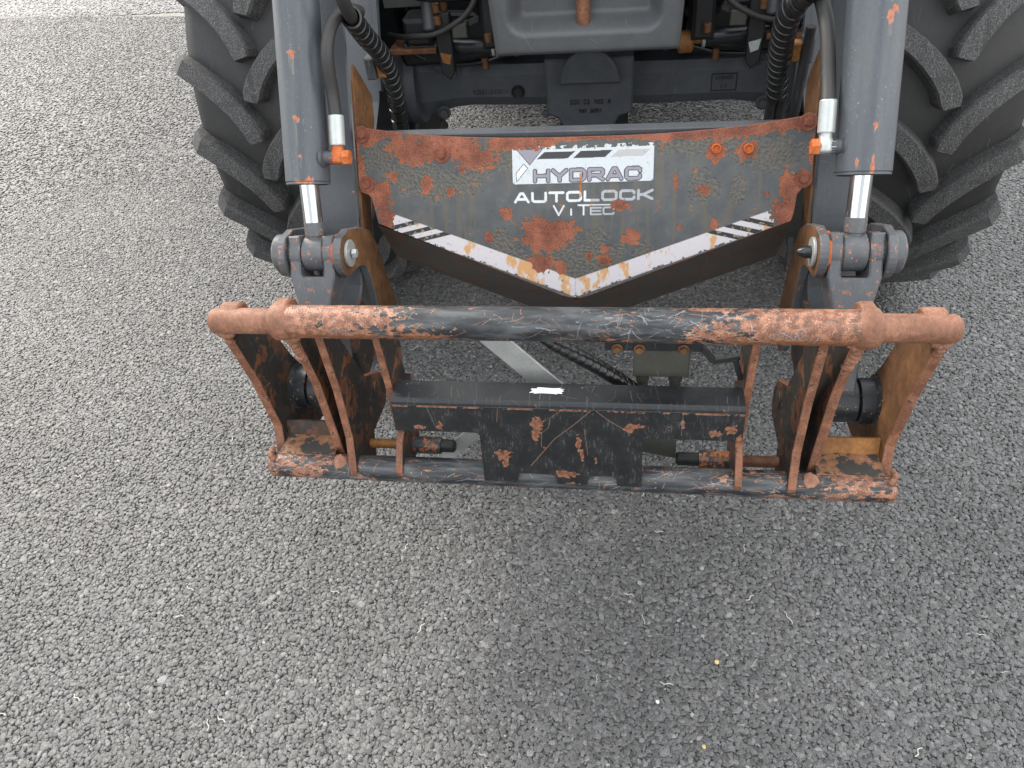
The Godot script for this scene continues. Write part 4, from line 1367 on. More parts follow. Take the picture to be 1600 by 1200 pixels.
func build_loader() -> void:
	var ld := thing("front_loader", Vector3(0, 0.45, -0.35), "grey front loader with rusty V plate, two chrome rams and black hoses", "front loader")
	# cross plate
	var outline := [Vector2(-0.447, 0.352)]
	for i in range(1, 24):
		var t := float(i) / 24
		var x := lerpf(-0.447, 0.448, t)
		outline.append(Vector2(x, 0.3215 + 0.0305 * pow(absf(x / 0.447), 2.6)))
	outline.append(Vector2(0.448, 0.352))
	outline += [Vector2(0.450, 0.235), Vector2(0.446, 0.222), Vector2(0.432, 0.215), Vector2(0.425, 0.205), Vector2(0.422, 0.17), Vector2(0.418, 0.155)]
	outline += [Vector2(0.03, 0.006), Vector2(0.012, 0.001), Vector2(-0.012, 0.001), Vector2(-0.03, 0.006)]
	outline += [Vector2(-0.414, 0.157), Vector2(-0.418, 0.175), Vector2(-0.424, 0.205), Vector2(-0.430, 0.216), Vector2(-0.446, 0.222), Vector2(-0.450, 0.24)]
	var st := mb()
	var es := mb()
	prism(st, outline, on_plate(0, 0, -0.004), Vector3.RIGHT, UPV, 0.008, 0.0012, es, Vector4(1.0 / 0.92, -1.0 / 0.375, 0.5, 0.365 / 0.375))
	var cp := obj("cross_plate", [st, es], [M.plate, M.rust_plate], ld, "rusty grey V-shaped plate with peeling decals")
	# the thin printed films
	var film := func(called: String, poly: Array) -> void:
		var fs := mb()
		prism(fs, poly, on_plate(0, 0, 0.0005), Vector3.RIGHT, UPV, 0.0006, 0.0001, null, Vector4(1.0 / 0.92, -1.0 / 0.375, 0.5, 0.365 / 0.375))
		obj(called, fs, M.plate, cp)
	film.call("logo_decal", [Vector2(-0.121, 0.2325), Vector2(0.147, 0.2355), Vector2(0.1525, 0.242), Vector2(0.1525, 0.302), Vector2(0.147, 0.3075), Vector2(-0.121, 0.3045), Vector2(-0.1265, 0.299), Vector2(-0.1265, 0.238)])
	for s in [-1.0, 1.0]:
		film.call("chevron_decal", [Vector2(0.001 * s, 0.0045), Vector2(0.001 * s, 0.0412), Vector2(0.386 * s, 0.1790), Vector2(0.381 * s, 0.1435)])
	# bolts
	for e in [[-0.434, 0.336], [-0.432, 0.238], [0.434, 0.337], [0.434, 0.234], [-0.270, 0.2935]]:
		var bs := mb()
		hexbolt(bs, on_plate(e[0], e[1]), OUTV, 0.0085, 0.0165)
		obj("bolt", bs, M.rust_plate, cp)
	for e in [[0.269, 0.293], [0.329, 0.292]]:
		var bs := mb()
		lathe(bs, on_plate(e[0], e[1]), OUTV, [Vector2(0, 0.010), Vector2(0.007, 0.009), Vector2(0.008, 0.0075), Vector2(0.002, 0.0045), Vector2(0.002, 0)], 18)
		obj("threaded_sleeve", bs, M.rust_orange, cp)
	# box beam behind and under the V edge
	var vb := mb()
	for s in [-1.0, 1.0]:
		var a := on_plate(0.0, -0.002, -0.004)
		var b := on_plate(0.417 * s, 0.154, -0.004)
		var d := Vector3(0, -0.122, -0.072)  # face tipped down and back so that it comes out darker
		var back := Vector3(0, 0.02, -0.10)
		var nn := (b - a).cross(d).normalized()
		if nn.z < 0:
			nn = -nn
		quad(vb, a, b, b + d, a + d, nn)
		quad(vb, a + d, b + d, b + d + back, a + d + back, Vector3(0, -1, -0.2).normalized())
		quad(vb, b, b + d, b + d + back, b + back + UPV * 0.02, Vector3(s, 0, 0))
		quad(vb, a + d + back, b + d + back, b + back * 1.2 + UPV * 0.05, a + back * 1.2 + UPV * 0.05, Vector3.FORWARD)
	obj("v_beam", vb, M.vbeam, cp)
	var tf := mb()
	box(tf, Vector3(-0.448, 0.835, -0.496), Vector3(0.448, 0.8715, -0.4695), 0.002)
	obj("cross_tube", tf, M.grey, ld)
	# arms: curved box beams with pivot ends
	for s in [-1.0, 1.0]:
		var am := mb()
		var prof := [Vector2(1.62, -0.825), Vector2(1.04, -0.548), Vector2(0.715, -0.392), Vector2(0.60, -0.330), Vector2(0.54, -0.235), Vector2(0.50, -0.185)]
		prof += circle_pts(Vector2(0.435, -0.185), 0.048, 60, -150, 12)
		prof += [Vector2(0.40, -0.30), Vector2(0.43, -0.40), Vector2(0.55, -0.44), Vector2(0.68, -0.475), Vector2(0.78, -0.56), Vector2(0.86, -0.68), Vector2(1.04, -0.800), Vector2(1.62, -1.08)]
		prism(am, prof, Vector3(0.5025 * s, 0, 0), Vector3.UP, Vector3.BACK, 0.089, 0.004)
		var arm := obj("loader_arm", am, M.grey, ld)
		# welded rusty flange on the inner face above the plate
		var fl := mb()
		prism(fl, [Vector2(0.62, -0.352), Vector2(0.715, -0.402), Vector2(0.965, -0.522), Vector2(0.99, -0.545), Vector2(0.955, -0.575), Vector2(0.90, -0.615), Vector2(0.85, -0.60), Vector2(0.72, -0.47), Vector2(0.60, -0.41)], Vector3(0.454 * s, 0, 0), Vector3.UP, Vector3.BACK, 0.006, 0.001)
		obj("arm_flange", fl, M.rust_brown, arm, "rusty flange above the plate corner")
		var rb := mb()
		slab(rb, Vector3(0.4545 * s, 0.88, -0.692), Vector3(0.4545 * s, 1.5, -0.99), Vector3(0, 0, 1), 0.02, 0.008)
		obj("arm_rib", rb, M.grey, arm)
		var cl := mb()
		box(cl, Vector3(minf(0.435 * s, 0.456 * s), 0.93, -0.66), Vector3(maxf(0.435 * s, 0.456 * s), 0.975, -0.62), 0.003)
		obj("hose_clamp", cl, M.grey, arm)
		var cl2 := mb()
		box(cl2, Vector3(minf(0.415 * s, 0.434 * s), 0.932, -0.655), Vector3(maxf(0.415 * s, 0.434 * s), 0.968, -0.625), 0.003)
		obj("clamp_lug", cl2, M.rust_ochre, arm)
		var bc := mb()
		prism(bc, [Vector2(0.60, -0.205), Vector2(0.60, -0.285), Vector2(0.50, -0.32), Vector2(0.455, -0.30), Vector2(0.446, -0.22), Vector2(0.47, -0.19), Vector2(0.53, -0.185)], Vector3(0.449 * s, 0, 0), Vector3.UP, Vector3.BACK, 0.012, 0.002)
		obj("arm_tip_brace", bc, M.gusset, arm)
		# levers from the knuckle back to the arm
		for e in [[0.4475, 0.016, M.rust_brown], [0.5615, 0.016, M.clevis]]:
			var lv := mb()
			var ed := mb()
			var lp := circle_pts(Vector2(0.722, -0.262), 0.047, 40, 172, 10)
			lp = [Vector2(0.760, -0.290)] + circle_pts(Vector2(0.722, -0.262), 0.046, 20, 150, 10) + [Vector2(0.670, -0.290), Vector2(0.658, -0.318), Vector2(0.642, -0.337), Vector2(0.609, -0.344), Vector2(0.52, -0.350), Vector2(0.46, -0.365)]
			lp += circle_pts(Vector2(0.43, -0.41), 0.045, 60, 270, 10)
			lp += [Vector2(0.47, -0.462), Vector2(0.53, -0.448), Vector2(0.60, -0.432), Vector2(0.645, -0.424), Vector2(0.690, -0.402), Vector2(0.726, -0.357)]
			prism(lv, lp, Vector3(e[0] * s, 0, 0), Vector3.UP, Vector3.BACK, e[1], 0.002, ed)
			obj("bell_lever", [lv, ed], [e[2], M.clevis], arm, "rust-brown inner lever" if e[2] == M.rust_brown else "")
		# knuckle pin with washers, disc and bolt
		var pn := mb()
		rod(pn, Vector3(0.437 * s, 0.722, -0.262), Vector3(0.572 * s, 0.722, -0.262), 0.022, 24)
		var pin := obj("knuckle_pin", pn, M.clevis, arm)
		var wa := mb()
		lathe(wa, Vector3(0.4565 * s, 0.722, -0.262), Vector3(s, 0, 0), [Vector2(0, 0.02), Vector2(0, 0.038), Vector2(0.0048, 0.038), Vector2(0.0048, 0.02)], 28)
		obj("rusty_washer", wa, M.rust_orange, pin)
		var wo := mb()
		lathe(wo, Vector3(0.5465 * s, 0.722, -0.262), Vector3(s, 0, 0), [Vector2(0, 0.02), Vector2(0, 0.036), Vector2(0.006, 0.036), Vector2(0.006, 0.02)], 28)
		obj("washer", wo, M.dark, pin)
		var hd := mb()
		lathe(hd, Vector3(0.5705 * s, 0.722, -0.262), Vector3(s, 0, 0), [Vector2(0, 0.038), Vector2(0.012, 0.038), Vector2(0.016, 0.034), Vector2(0.017, 0.024), Vector2(0.021, 0.022), Vector2(0.022, 0)], 30)
		obj("pin_head", hd, M.clevis, pin)
		var ds := mb()
		lathe(ds, Vector3(0.4385 * s, 0.722, -0.262), Vector3(-s, 0, 0), [Vector2(0, 0.027), Vector2(0.004, 0.027), Vector2(0.005, 0.026), Vector2(0.005, 0)], 28)
		obj("end_disc", ds, M.galv, pin)
		var nb := mb()
		if s < 0:
			hexbolt(nb, Vector3(-0.4335, 0.722, -0.262), Vector3(1, 0, 0), 0.0095, 0.0)
			obj("pin_bolt", nb, M.zinc, pin)
		else:
			lathe(nb, Vector3(0.4335, 0.722, -0.262), Vector3(-1, 0, 0), [Vector2(0, 0.0115), Vector2(0.010, 0.0115), Vector2(0.014, 0.010), Vector2(0.022, 0.006), Vector2(0.025, 0.002), Vector2(0.0255, 0)], 20, true)
			obj("grease_nipple_cap", nb, M.rod, pin)
		# forked link down to the frame
		var lk := mb()
		var link_dir := (Vector3(0, 0.487, -0.125) - Vector3(0, 0.722, -0.262)).normalized()
		var lup := -link_dir
		var lo := Vector3(0.5035 * s, 0.722, -0.262)
		var fork := [Vector2(-0.0455, 0.034), Vector2(-0.0455, -0.045), Vector2(-0.024, -0.135), Vector2(-0.016, -0.26), Vector2(0.016, -0.26), Vector2(0.024, -0.135), Vector2(0.0455, -0.045), Vector2(0.0455, 0.034), Vector2(0.0235, 0.034), Vector2(0.0235, -0.040), Vector2(0.021, -0.0445), Vector2(-0.021, -0.0445), Vector2(-0.0235, -0.040), Vector2(-0.0235, 0.034)]
		prism(lk, fork, lo, Vector3.RIGHT, lup, 0.066, 0.003)
		for e in [-0.0345, 0.0345]:
			lathe(lk, lo + Vector3(e - 0.0115, 0, 0), Vector3.RIGHT, [Vector2(0, 0.02), Vector2(0, 0.034), Vector2(0.002, 0.036), Vector2(0.021, 0.036), Vector2(0.023, 0.034), Vector2(0.023, 0.02)], 30)
		var link := obj("forked_link", lk, M.clevis, arm)
		var be := mb()
		rod(be, Vector3(0.478 * s, 0.487, -0.125), Vector3(0.529 * s, 0.487, -0.125), 0.041, 30, 0.003)
		obj("link_eye", be, M.boss, link)
		# tilt ram
		var ax0 := Vector3(0.506 * s, 0.846, -0.311)
		var rd := (Vector3(0.506 * s, 1.113, -0.456) - ax0).normalized()
		var rd2 := (ax0 - Vector3(0.504 * s, 0.722, -0.262)).normalized()
		var rr := 0.0425 if s < 0 else 0.0470
		var cy := mb()
		lathe(cy, ax0, rd, [Vector2(0, 0.02), Vector2(0, rr - 0.0008), Vector2(0.0035, rr - 0.0008), Vector2(0.0035, rr - 0.003), Vector2(0.005, rr - 0.003), Vector2(0.005, rr - 0.0005), Vector2(0.006, rr), Vector2(0.75, rr), Vector2(0.75, 0)], 48)
		var cyl := obj("tilt_ram", cy, M.ram_left if s < 0 else M.ram_right, arm)
		var gl := mb()
		lathe(gl, ax0 - rd * 0.001, rd, [Vector2(0, 0.018), Vector2(0, rr - 0.006), Vector2(0.01, rr - 0.006)], 40)
		obj("gland", gl, M.dark, cyl)
		var ch := mb()
		rod(ch, ax0 + rd * 0.02, ax0 - rd2 * 0.072, 0.0185, 32, 0.0005)
		obj("piston_rod", ch, M.chrome, cyl)
		var ey := mb()
		lathe(ey, ax0 - rd2 * 0.071, -rd2, [Vector2(0, 0.01), Vector2(0, 0.0183), Vector2(0.002, 0.0188), Vector2(0.026, 0.0188), Vector2(0.028, 0.0172), Vector2(0.04, 0.0165), Vector2(0.06, 0.018)], 28)
		rod(ey, Vector3(0.4815 * s, 0.722, -0.262), Vector3(0.5255 * s, 0.722, -0.262), 0.0345, 30, 0.003)
		obj("rod_eye", ey, M.clevis, cyl)
		# hose fitting on the ram: boss, elbow, ferrule
		var fc := Vector3(0.4385 * s, 0.893, -0.325)
		var bo := mb()
		lathe(bo, Vector3(0.472 * s, 0.893, -0.325), Vector3(-s, 0, 0), [Vector2(0, 0.020), Vector2(0.006, 0.020), Vector2(0.009, 0.014), Vector2(0.018, 0.0125), Vector2(0.034, 0.0125)], 24)
		obj("port_boss", bo, M.grey, cyl)
		var eb := mb()
		tube(eb, [fc + Vector3(0.016 * s, 0, 0), fc, fc + rd * 0.001], 0.0125, 16)
		lathe(eb, fc - rd * 0.012, rd, [Vector2(0, 0), Vector2(0.001, 0.011), Vector2(0.006, 0.0145), Vector2(0.02, 0.0145), Vector2(0.026, 0.0105), Vector2(0.034, 0.0105)], 22, true)
		var elbow := obj("elbow_fitting", eb, M.rust_orange if s < 0 else M.zinc, cyl)
		var hx := mb()
		lathe(hx, fc - Vector3(0.010 * s, 0, 0), Vector3(-s, 0, 0), [Vector2(0, 0.0145), Vector2(0.012, 0.0145), Vector2(0.0135, 0.0125), Vector2(0.0135, 0)], 6, false, 6)
		obj("union_nut", hx, M.rust_orange, elbow)
		var fe := mb()
		lathe(fe, fc + rd * 0.022, rd, [Vector2(0, 0.012), Vector2(0, 0.0138), Vector2(0.002, 0.0145), Vector2(0.052, 0.0145), Vector2(0.054, 0.0135), Vector2(0.054, 0.01)], 24)
		obj("hose_ferrule", fe, M.zinc, elbow)
		var hs := mb()
		if s < 0:
			tube(hs, [fc + rd * 0.07, fc + Vector3(-0.002, 0.10, -0.050), Vector3(-0.437, 1.063, -0.385), Vector3(-0.431, 1.102, -0.425), Vector3(-0.415, 1.112, -0.470), Vector3(-0.408, 1.095, -0.52)], 0.0118, 16)
		else:
			tube(hs, [fc + rd * 0.07, Vector3(0.440, 0.985, -0.40), Vector3(0.438, 1.045, -0.465), Vector3(0.428, 1.085, -0.53), Vector3(0.412, 1.10, -0.60), Vector3(0.40, 1.09, -0.66)], 0.0128, 16)
		obj("ram_hose", hs, M.hose, arm)
		# bundle of hoses in spiral wrap running down behind the plate
		var wr := mb()
		if s < 0:
			banded(wr, [Vector3(-0.399, 1.110, -0.44), Vector3(-0.405, 1.052, -0.515), Vector3(-0.408, 0.989, -0.60), Vector3(-0.420, 0.915, -0.675), Vector3(-0.432, 0.843, -0.72), Vector3(-0.438, 0.76, -0.73)], 0.0200, 0.0042, 0.027, 0.35)
		else:
			banded(wr, [Vector3(0.425, 1.115, -0.50), Vector3(0.398, 1.085, -0.515), Vector3(0.386, 1.05, -0.54), Vector3(0.388, 0.993, -0.59), Vector3(0.400, 0.905, -0.665), Vector3(0.411, 0.835, -0.705)], 0.0235, 0.0042, 0.0225, 0.35)
		var wrap := obj("wrapped_hose", wr, M.wrap, arm)
		var h2 := mb()
		if s < 0:
			tube(h2, [Vector3(-0.402, 1.095, -0.46), Vector3(-0.396, 1.145, -0.41), Vector3(-0.40, 1.21, -0.40), Vector3(-0.41, 1.3, -0.46)], 0.0125, 14)
		else:
			tube(h2, [Vector3(0.402, 0.84, -0.70), Vector3(0.405, 0.78, -0.72), Vector3(0.40, 0.70, -0.74)], 0.0115, 12)
			tube(h2, [Vector3(0.424, 0.84, -0.70), Vector3(0.426, 0.78, -0.72), Vector3(0.43, 0.70, -0.74)], 0.0115, 12)
		obj("inner_hose", h2, M.hose, wrap)
		if s > 0:
			var h3 := mb()
			tube(h3, [Vector3(0.443, 1.0, -0.62), Vector3(0.442, 0.90, -0.63), Vector3(0.441, 0.80, -0.64), Vector3(0.44, 0.7, -0.65)], 0.010, 12)
			obj("steel_pipe", h3, M.dark, arm)

# ------------------------------------------------------------------ quick-attach frame
func build_frame() -> void:
	var fr := thing("quick_attach_frame", Vector3(0, 0.39, 0.0), "rusty black quick-attach frame with a thick tube on top and latch plate", "attachment frame")
	# top bar in three turned pieces with collars and caps
	var st := mb()
	lathe(st, Vector3(-0.485, 0.750, 0), Vector3.RIGHT, [Vector2(0, 0.0282), Vector2(0.97, 0.0282)], 48)
	var bar := obj("top_bar", st, M.bar, fr)
	for s in [-1.0, 1.0]:
		var en := mb()
		lathe(en, Vector3(0.472 * s, 0.750, 0), Vector3(s, 0, 0), [Vector2(0, 0.0225), Vector2(0.118, 0.0225), Vector2(0.126, 0.021), Vector2(0.131, 0.016), Vector2(0.132, 0.0)], 36)
		obj("bar_end", en, M.rust_pink, bar)
		var co := mb()
		lathe(co, Vector3(0.463 * s, 0.750, 0), Vector3(s, 0, 0), [Vector2(-0.007, 0.0278), Vector2(-0.003, 0.0305), Vector2(0.002, 0.0318), Vector2(0.012, 0.0322), Vector2(0.019, 0.0315), Vector2(0.024, 0.0285), Vector2(0.029, 0.0222)], 48, true, 0, 0.0016)
		obj("collar", co, M.rust_pink, bar)
		# upward hooks behind the tube
		var hk := mb()
		prism(hk, [Vector2(0.742, -0.050), Vector2(0.765, -0.046), Vector2(0.780, -0.028), Vector2(0.7845, -0.010), Vector2(0.780, 0.002), Vector2(0.735, 0.0), Vector2(0.715, -0.02)], Vector3(0.470 * s, 0, 0), Vector3.UP, Vector3.BACK, 0.022, 0.003)
		obj("hook_plate", hk, M.rust_pink, bar)
		var ck := mb()
		prism(ck, [Vector2(0.742, -0.042), Vector2(0.764, -0.036), Vector2(0.774, -0.022), Vector2(0.7765, -0.010), Vector2(0.772, -0.001), Vector2(0.735, 0.0), Vector2(0.715, -0.02)], Vector3(0.566 * s, 0, 0), Vector3.UP, Vector3.BACK, 0.034, 0.003)
		obj("end_plate", ck, M.rust_pink, bar)
		var wd := mb()
		bead(wd, [Vector3(0.595 * s, 0.727, 0.004), Vector3(0.582 * s, 0.722, 0.008), Vector3(0.57 * s, 0.725, 0.004)], 0.008)
		bead(wd, [Vector3(0.586 * s, 0.716, 0.002), Vector3(0.583 * s, 0.700, 0.0)], 0.009)
		bead(wd, [Vector3(0.476 * s, 0.722, 0.006), Vector3(0.462 * s, 0.716, 0.008), Vector3(0.45 * s, 0.721, 0.004)], 0.0085)
		bead(wd, [Vector3(0.466 * s, 0.712, 0.004), Vector3(0.462 * s, 0.685, 0.0), Vector3(0.458 * s, 0.665, -0.002)], 0.0105)
		bead(wd, [Vector3(0.418 * s, 0.724, 0.008), Vector3(0.411 * s, 0.724, 0.008)], 0.006)
		bead(wd, [Vector3(0.317 * s, 0.724, 0.008), Vector3(0.309 * s, 0.724, 0.008)], 0.006)
		obj("weld", wd, M.rust_pink, bar)
	# bottom bar
	var bt := mb()
	rod(bt, Vector3(-0.576, 0.4255, 0.035), Vector3(0.576, 0.4255, 0.035), 0.0245, 36, 0.005)
	var bb := obj("bottom_bar", bt, M.rail, fr)
	var w2 := mb()
	for e in [-0.572, 0.572]:
		bead(w2, [Vector3(e, 0.452, 0.02), Vector3(e, 0.455, 0.036), Vector3(e * 0.985, 0.451, 0.044)], 0.0075)
	obj("weld", w2, M.rust_pink, bb)
	for e in [-0.428, 0.432]:
		var wp := mb()
		lathe(wp, Vector3(e, 0.4495, 0.044), Vector3(0, 0.8, 0.6), [Vector2(0, 0.0135), Vector2(0.0012, 0.0125), Vector2(0.0026, 0.008), Vector2(0.003, 0)], 18, true, 0, 0.0022)
		obj("weld_spot", wp, M.rust_pink, bb)
	# upright plates: (name, x at top, x at bottom, thickness, side outline)
	var out_a := [Vector2(0.730, 0.004), Vector2(0.60, -0.014), Vector2(0.48, -0.016), Vector2(0.42, 0.016), Vector2(0.405, 0.012), Vector2(0.395, -0.05), Vector2(0.375, -0.09), Vector2(0.362, -0.195), Vector2(0.40, -0.200), Vector2(0.47, -0.185), Vector2(0.56, -0.145), Vector2(0.63, -0.125), Vector2(0.72, -0.075), Vector2(0.745, -0.02)]
	var out_b := [Vector2(0.725, 0.004), Vector2(0.60, -0.006), Vector2(0.42, 0.012), Vector2(0.40, -0.005), Vector2(0.40, -0.11), Vector2(0.47, -0.155), Vector2(0.55, -0.135), Vector2(0.72, -0.04)]
	var out_c := [Vector2(0.722, 0.006), Vector2(0.60, 0.012), Vector2(0.50, 0.030), Vector2(0.460, 0.050), Vector2(0.442, 0.0605), Vector2(0.432, 0.0600), Vector2(0.424, 0.045), Vector2(0.400, 0.02), Vector2(0.385, 0.0), Vector2(0.385, -0.035), Vector2(0.43, -0.060), Vector2(0.425, -0.145), Vector2(0.44, -0.166), Vector2(0.47, -0.174), Vector2(0.50, -0.165), Vector2(0.52, -0.135), Vector2(0.545, -0.098), Vector2(0.64, -0.066), Vector2(0.73, -0.03)]
	var out_d := [Vector2(0.722, 0.006), Vector2(0.60, 0.004), Vector2(0.54, 0.012), Vector2(0.525, 0.006), Vector2(0.515, 0.014), Vector2(0.495, 0.004), Vector2(0.485, 0.024), Vector2(0.460, 0.048), Vector2(0.443, 0.0600), Vector2(0.433, 0.0595), Vector2(0.425, 0.045), Vector2(0.405, 0.02), Vector2(0.395, 0.0), Vector2(0.41, -0.065), Vector2(0.48, -0.090), Vector2(0.555, -0.098), Vector2(0.575, -0.075), Vector2(0.61, -0.072), Vector2(0.64, -0.088), Vector2(0.72, -0.05)]
	for e in [["outer_side_plate", 0.588, 0.565, 0.018, out_a], ["hook_side_plate", 0.464, 0.440, 0.017, out_b], ["pivot_plate", 0.4150, 0.3990, 0.015, out_c], ["latch_side_plate", 0.3130, 0.3085, 0.013, out_d]]:
		for s in [-1.0, 1.0]:
			var ps := mb()
			var ed := mb()
			var lean := Vector3(s * (e[1] - e[2]) / 0.30, 1, 0)
			var mat_face = M.gusset
			if e[0] == "outer_side_plate":
				mat_face = M.gusset if s < 0 else M.rust_brown
			prism(ps, e[4], Vector3(s * (e[2] - (e[1] - e[2]) * 0.43 / 0.30), 0, 0), lean, Vector3.BACK, e[3], 0.0016, ed)
			var po := obj(e[0], [ps, ed], [mat_face, M.rust_edge], fr)
			if e[0] == "outer_side_plate":
				var bs := mb()
				lathe(bs, Vector3(0.572 * s, 0.487, -0.125), Vector3(-s, 0, 0), [Vector2(-0.006, 0.050), Vector2(0.010, 0.050), Vector2(0.014, 0.045), Vector2(0.016, 0.0425), Vector2(0.040, 0.0425), Vector2(0.041, 0.041), Vector2(0.041, 0.0)], 36)
				obj("pivot_boss", bs, M.boss, po)
				var sp := mb()
				lathe(sp, Vector3(0.5585 * s, 0.424, -0.052), Vector3(-s, 0, 0), [Vector2(0, 0.011), Vector2(0.004, 0.009), Vector2(0.005, 0)], 16, true)
				obj("weld_plug", sp, M.rust_pink, po)
			if e[0] == "pivot_plate":
				var pv := mb()
				rod(pv, Vector3(0.391 * s, 0.487, -0.125), Vector3(0.55 * s, 0.487, -0.125), 0.020, 24)
				obj("pivot_pin", pv, M.gusset, po)
				var hl := mb()
				lathe(hl, Vector3(0.3980 * s, 0.55, -0.072), Vector3(-s, 0, 0), [Vector2(0, 0.0065), Vector2(0.0014, 0.006), Vector2(0.0015, 0)], 14)
				lathe(hl, Vector3(0.3950 * s, 0.492, -0.098), Vector3(-s, 0, 0), [Vector2(0, 0.0055), Vector2(0.0014, 0.005), Vector2(0.0015, 0)], 14)
				obj("dark_hole_disc", hl, M.stamp, po)  # dark discs laid on the face for the shade of open holes
	# floor plates between the outer plates, with a raised lip behind
	for s in [-1.0, 1.0]:
		var fp := mb()
		prism(fp, [Vector2(0.443 * s, 0.030), Vector2(0.558 * s, 0.030), Vector2(0.557 * s, -0.024), Vector2(0.445 * s, -0.024)], Vector3(0, 0.446, 0), Vector3.RIGHT, Vector3.FORWARD * -1.0, 0.010, 0.001)
		var fo := obj("floor_plate", fp, M.floor, fr)
		var lp := mb()
		slab(lp, Vector3(0.441 * s, 0.458, -0.030), Vector3(0.558 * s, 0.458, -0.030), Vector3(0, 1, -0.35), 0.042, 0.008)
		obj("rear_lip", lp, M.rust_ochre if s > 0 else M.gusset, fo)
	# latch cover: folded channel and its hanging plate with cut-outs
	var cs := mb()
	prism(cs, [Vector2(0.612, 0.034), Vector2(0.612, -0.012), Vector2(0.607, -0.012), Vector2(0.607, 0.030), Vector2(0.603, 0.036), Vector2(0.603, 0.0415), Vector2(0.6065, 0.0405), Vector2(0.610, 0.038)], Vector3(0.0035, 0, 0), Vector3.UP, Vector3.BACK, 0.604, 0.0003)
	var ch := obj("latch_channel", cs, M.latch, fr)
	var lpx := [Vector2(-0.2985, 0.170), Vector2(0.3055, 0.170), Vector2(0.3055, 0.112), Vector2(0.147, 0.112), Vector2(0.141, 0.106), Vector2(0.141, 0.0)]
	lpx += [Vector2(0.098, 0.0), Vector2(0.096, 0.018), Vector2(0.090, 0.022), Vector2(0.050, 0.022), Vector2(0.046, 0.018)]
	lpx += [Vector2(0.044, 0.0), Vector2(-0.010, 0.0), Vector2(-0.012, 0.018), Vector2(-0.018, 0.022), Vector2(-0.076, 0.022), Vector2(-0.082, 0.018), Vector2(-0.084, 0.0), Vector2(-0.145, 0.0), Vector2(-0.145, 0.106), Vector2(-0.151, 0.112), Vector2(-0.2985, 0.112)]
	var ls := mb()
	var le := mb()
	prism(ls, lpx, Vector3(0, 0.434, 0.0605), Vector3.RIGHT, Vector3(0, 0.993, -0.118), 0.006, 0.0008, le, Vector4(1.0 / 0.62, -1.0 / 0.18, 0.5, 0.175 / 0.18))
	var lpn := obj("latch_plate", [ls, le], [M.latch_face, M.latch], ch)
	lpn.set_meta("label", "scratched black plate with square cut-outs along its lower edge")
	var stk := mb()
	rng.seed = 91
	var jag := []
	for i in 26:
		var t := float(i) / 26 * TAU
		var rad := rng.randf_range(0.72, 1.12)
		jag.append(Vector2(-0.024 + 0.031 * signf(cos(t)) * pow(absf(cos(t)), 0.6) * rad, 0.008 + 0.0085 * signf(sin(t)) * pow(absf(sin(t)), 0.6) * rad))
	prism(stk, jag, Vector3(0, 0.6124, 0), Vector3.RIGHT, Vector3.BACK, 0.0006, 0.0001)
	obj("torn_sticker", stk, M.sticker, ch, "torn white sticker")
	for s in [-1.0, 1.0]:
		var so := mb()
		var sl := circle_pts(Vector2(0.016, 0), 0.0065, -90, 90, 6) + circle_pts(Vector2(-0.016, 0), 0.0065, 90, 270, 6)
		prism(so, sl, Vector3(0.252 * s, 0.6121, 0.006), Vector3.RIGHT, Vector3.BACK, 0.0005, 0.0001)
		obj("dark_slot_pad", so, M.stamp, ch)  # dark pad on the surface in place of the shade inside an opening
	# locking pins
	for s in [-1.0, 1.0]:
		var y := 0.426 if s < 0 else 0.414
		var sl := mb()
		lathe(sl, Vector3(0.319 * s, y, -0.03), Vector3(-s, 0, 0), [Vector2(0, 0.010), Vector2(0, 0.0165), Vector2(0.001, 0.0172), Vector2(0.070, 0.0172), Vector2(0.072, 0.016), Vector2(0.072, 0.008)], 28)
		var lk := obj("pin_sleeve", sl, M.sleeve, fr)
		var rp := mb()
		rod(rp, Vector3(0.306 * s, y, -0.03), Vector3(0.425 * s, y, -0.03), 0.0095 if s < 0 else 0.0108, 20)
		obj("locking_pin", rp, M.rust_ochre if s < 0 else M.rust_edge, lk)
		var ep := mb()
		rod(ep, Vector3(0.262 * s, y, -0.03), Vector3((0.219 if s < 0 else 0.205) * s, y, -0.03), 0.0128, 18, 0.004)
		obj("pin_head", ep, M.dark, lk)
	# pull bars of the latch
	var g1 := mb()
	slab(g1, Vector3(-0.150, 0.700, -0.062), Vector3(-0.005, 0.545, -0.052), Vector3(1, 0.9, 0), 0.044, 0.005)
	var gl := obj("latch_lever", g1, M.galv, fr)
	var g2 := mb()
	var gu := (Vector3(-0.262, 0.362, -0.052) - Vector3(-0.165, 0.462, -0.052)).normalized()
	var gv := Vector3.BACK.cross(gu)
	prism(g2, circle_pts(Vector2(0, 0), 0.0150, 90, 270, 8) + [Vector2(0.125, -0.0150), Vector2(0.135, 0.0), Vector2(0.125, 0.0150)], Vector3(-0.165, 0.462, -0.052), gu, gv, 0.005, 0.0008)
	obj("lever_foot", g2, M.galv, gl)
	var g3 := mb()
	prism(g3, [Vector2(0.13, 0.472), Vector2(0.205, 0.452), Vector2(0.205, 0.402), Vector2(0.13, 0.42)], Vector3(0, 0, -0.045), Vector3.RIGHT, Vector3.UP, 0.008, 0.001)
	obj("latch_arm", g3, M.coupler, gl)
	# spiral hose to the coupler block, hung from a bolted bracket
	var bk := mb()
	prism(bk, [Vector2(0.078, -0.005), Vector2(0.228, -0.005), Vector2(0.228, -0.060), Vector2(0.078, -0.060)], Vector3(0, 0.712, 0), Vector3.RIGHT, Vector3.BACK, 0.006, 0.001)
	slab(bk, Vector3(0.073, 0.695, -0.030), Vector3(0.232, 0.694, -0.030), Vector3.UP, 0.036, 0.008)
	var brk := obj("coupler_bracket", bk, M.black, fr)
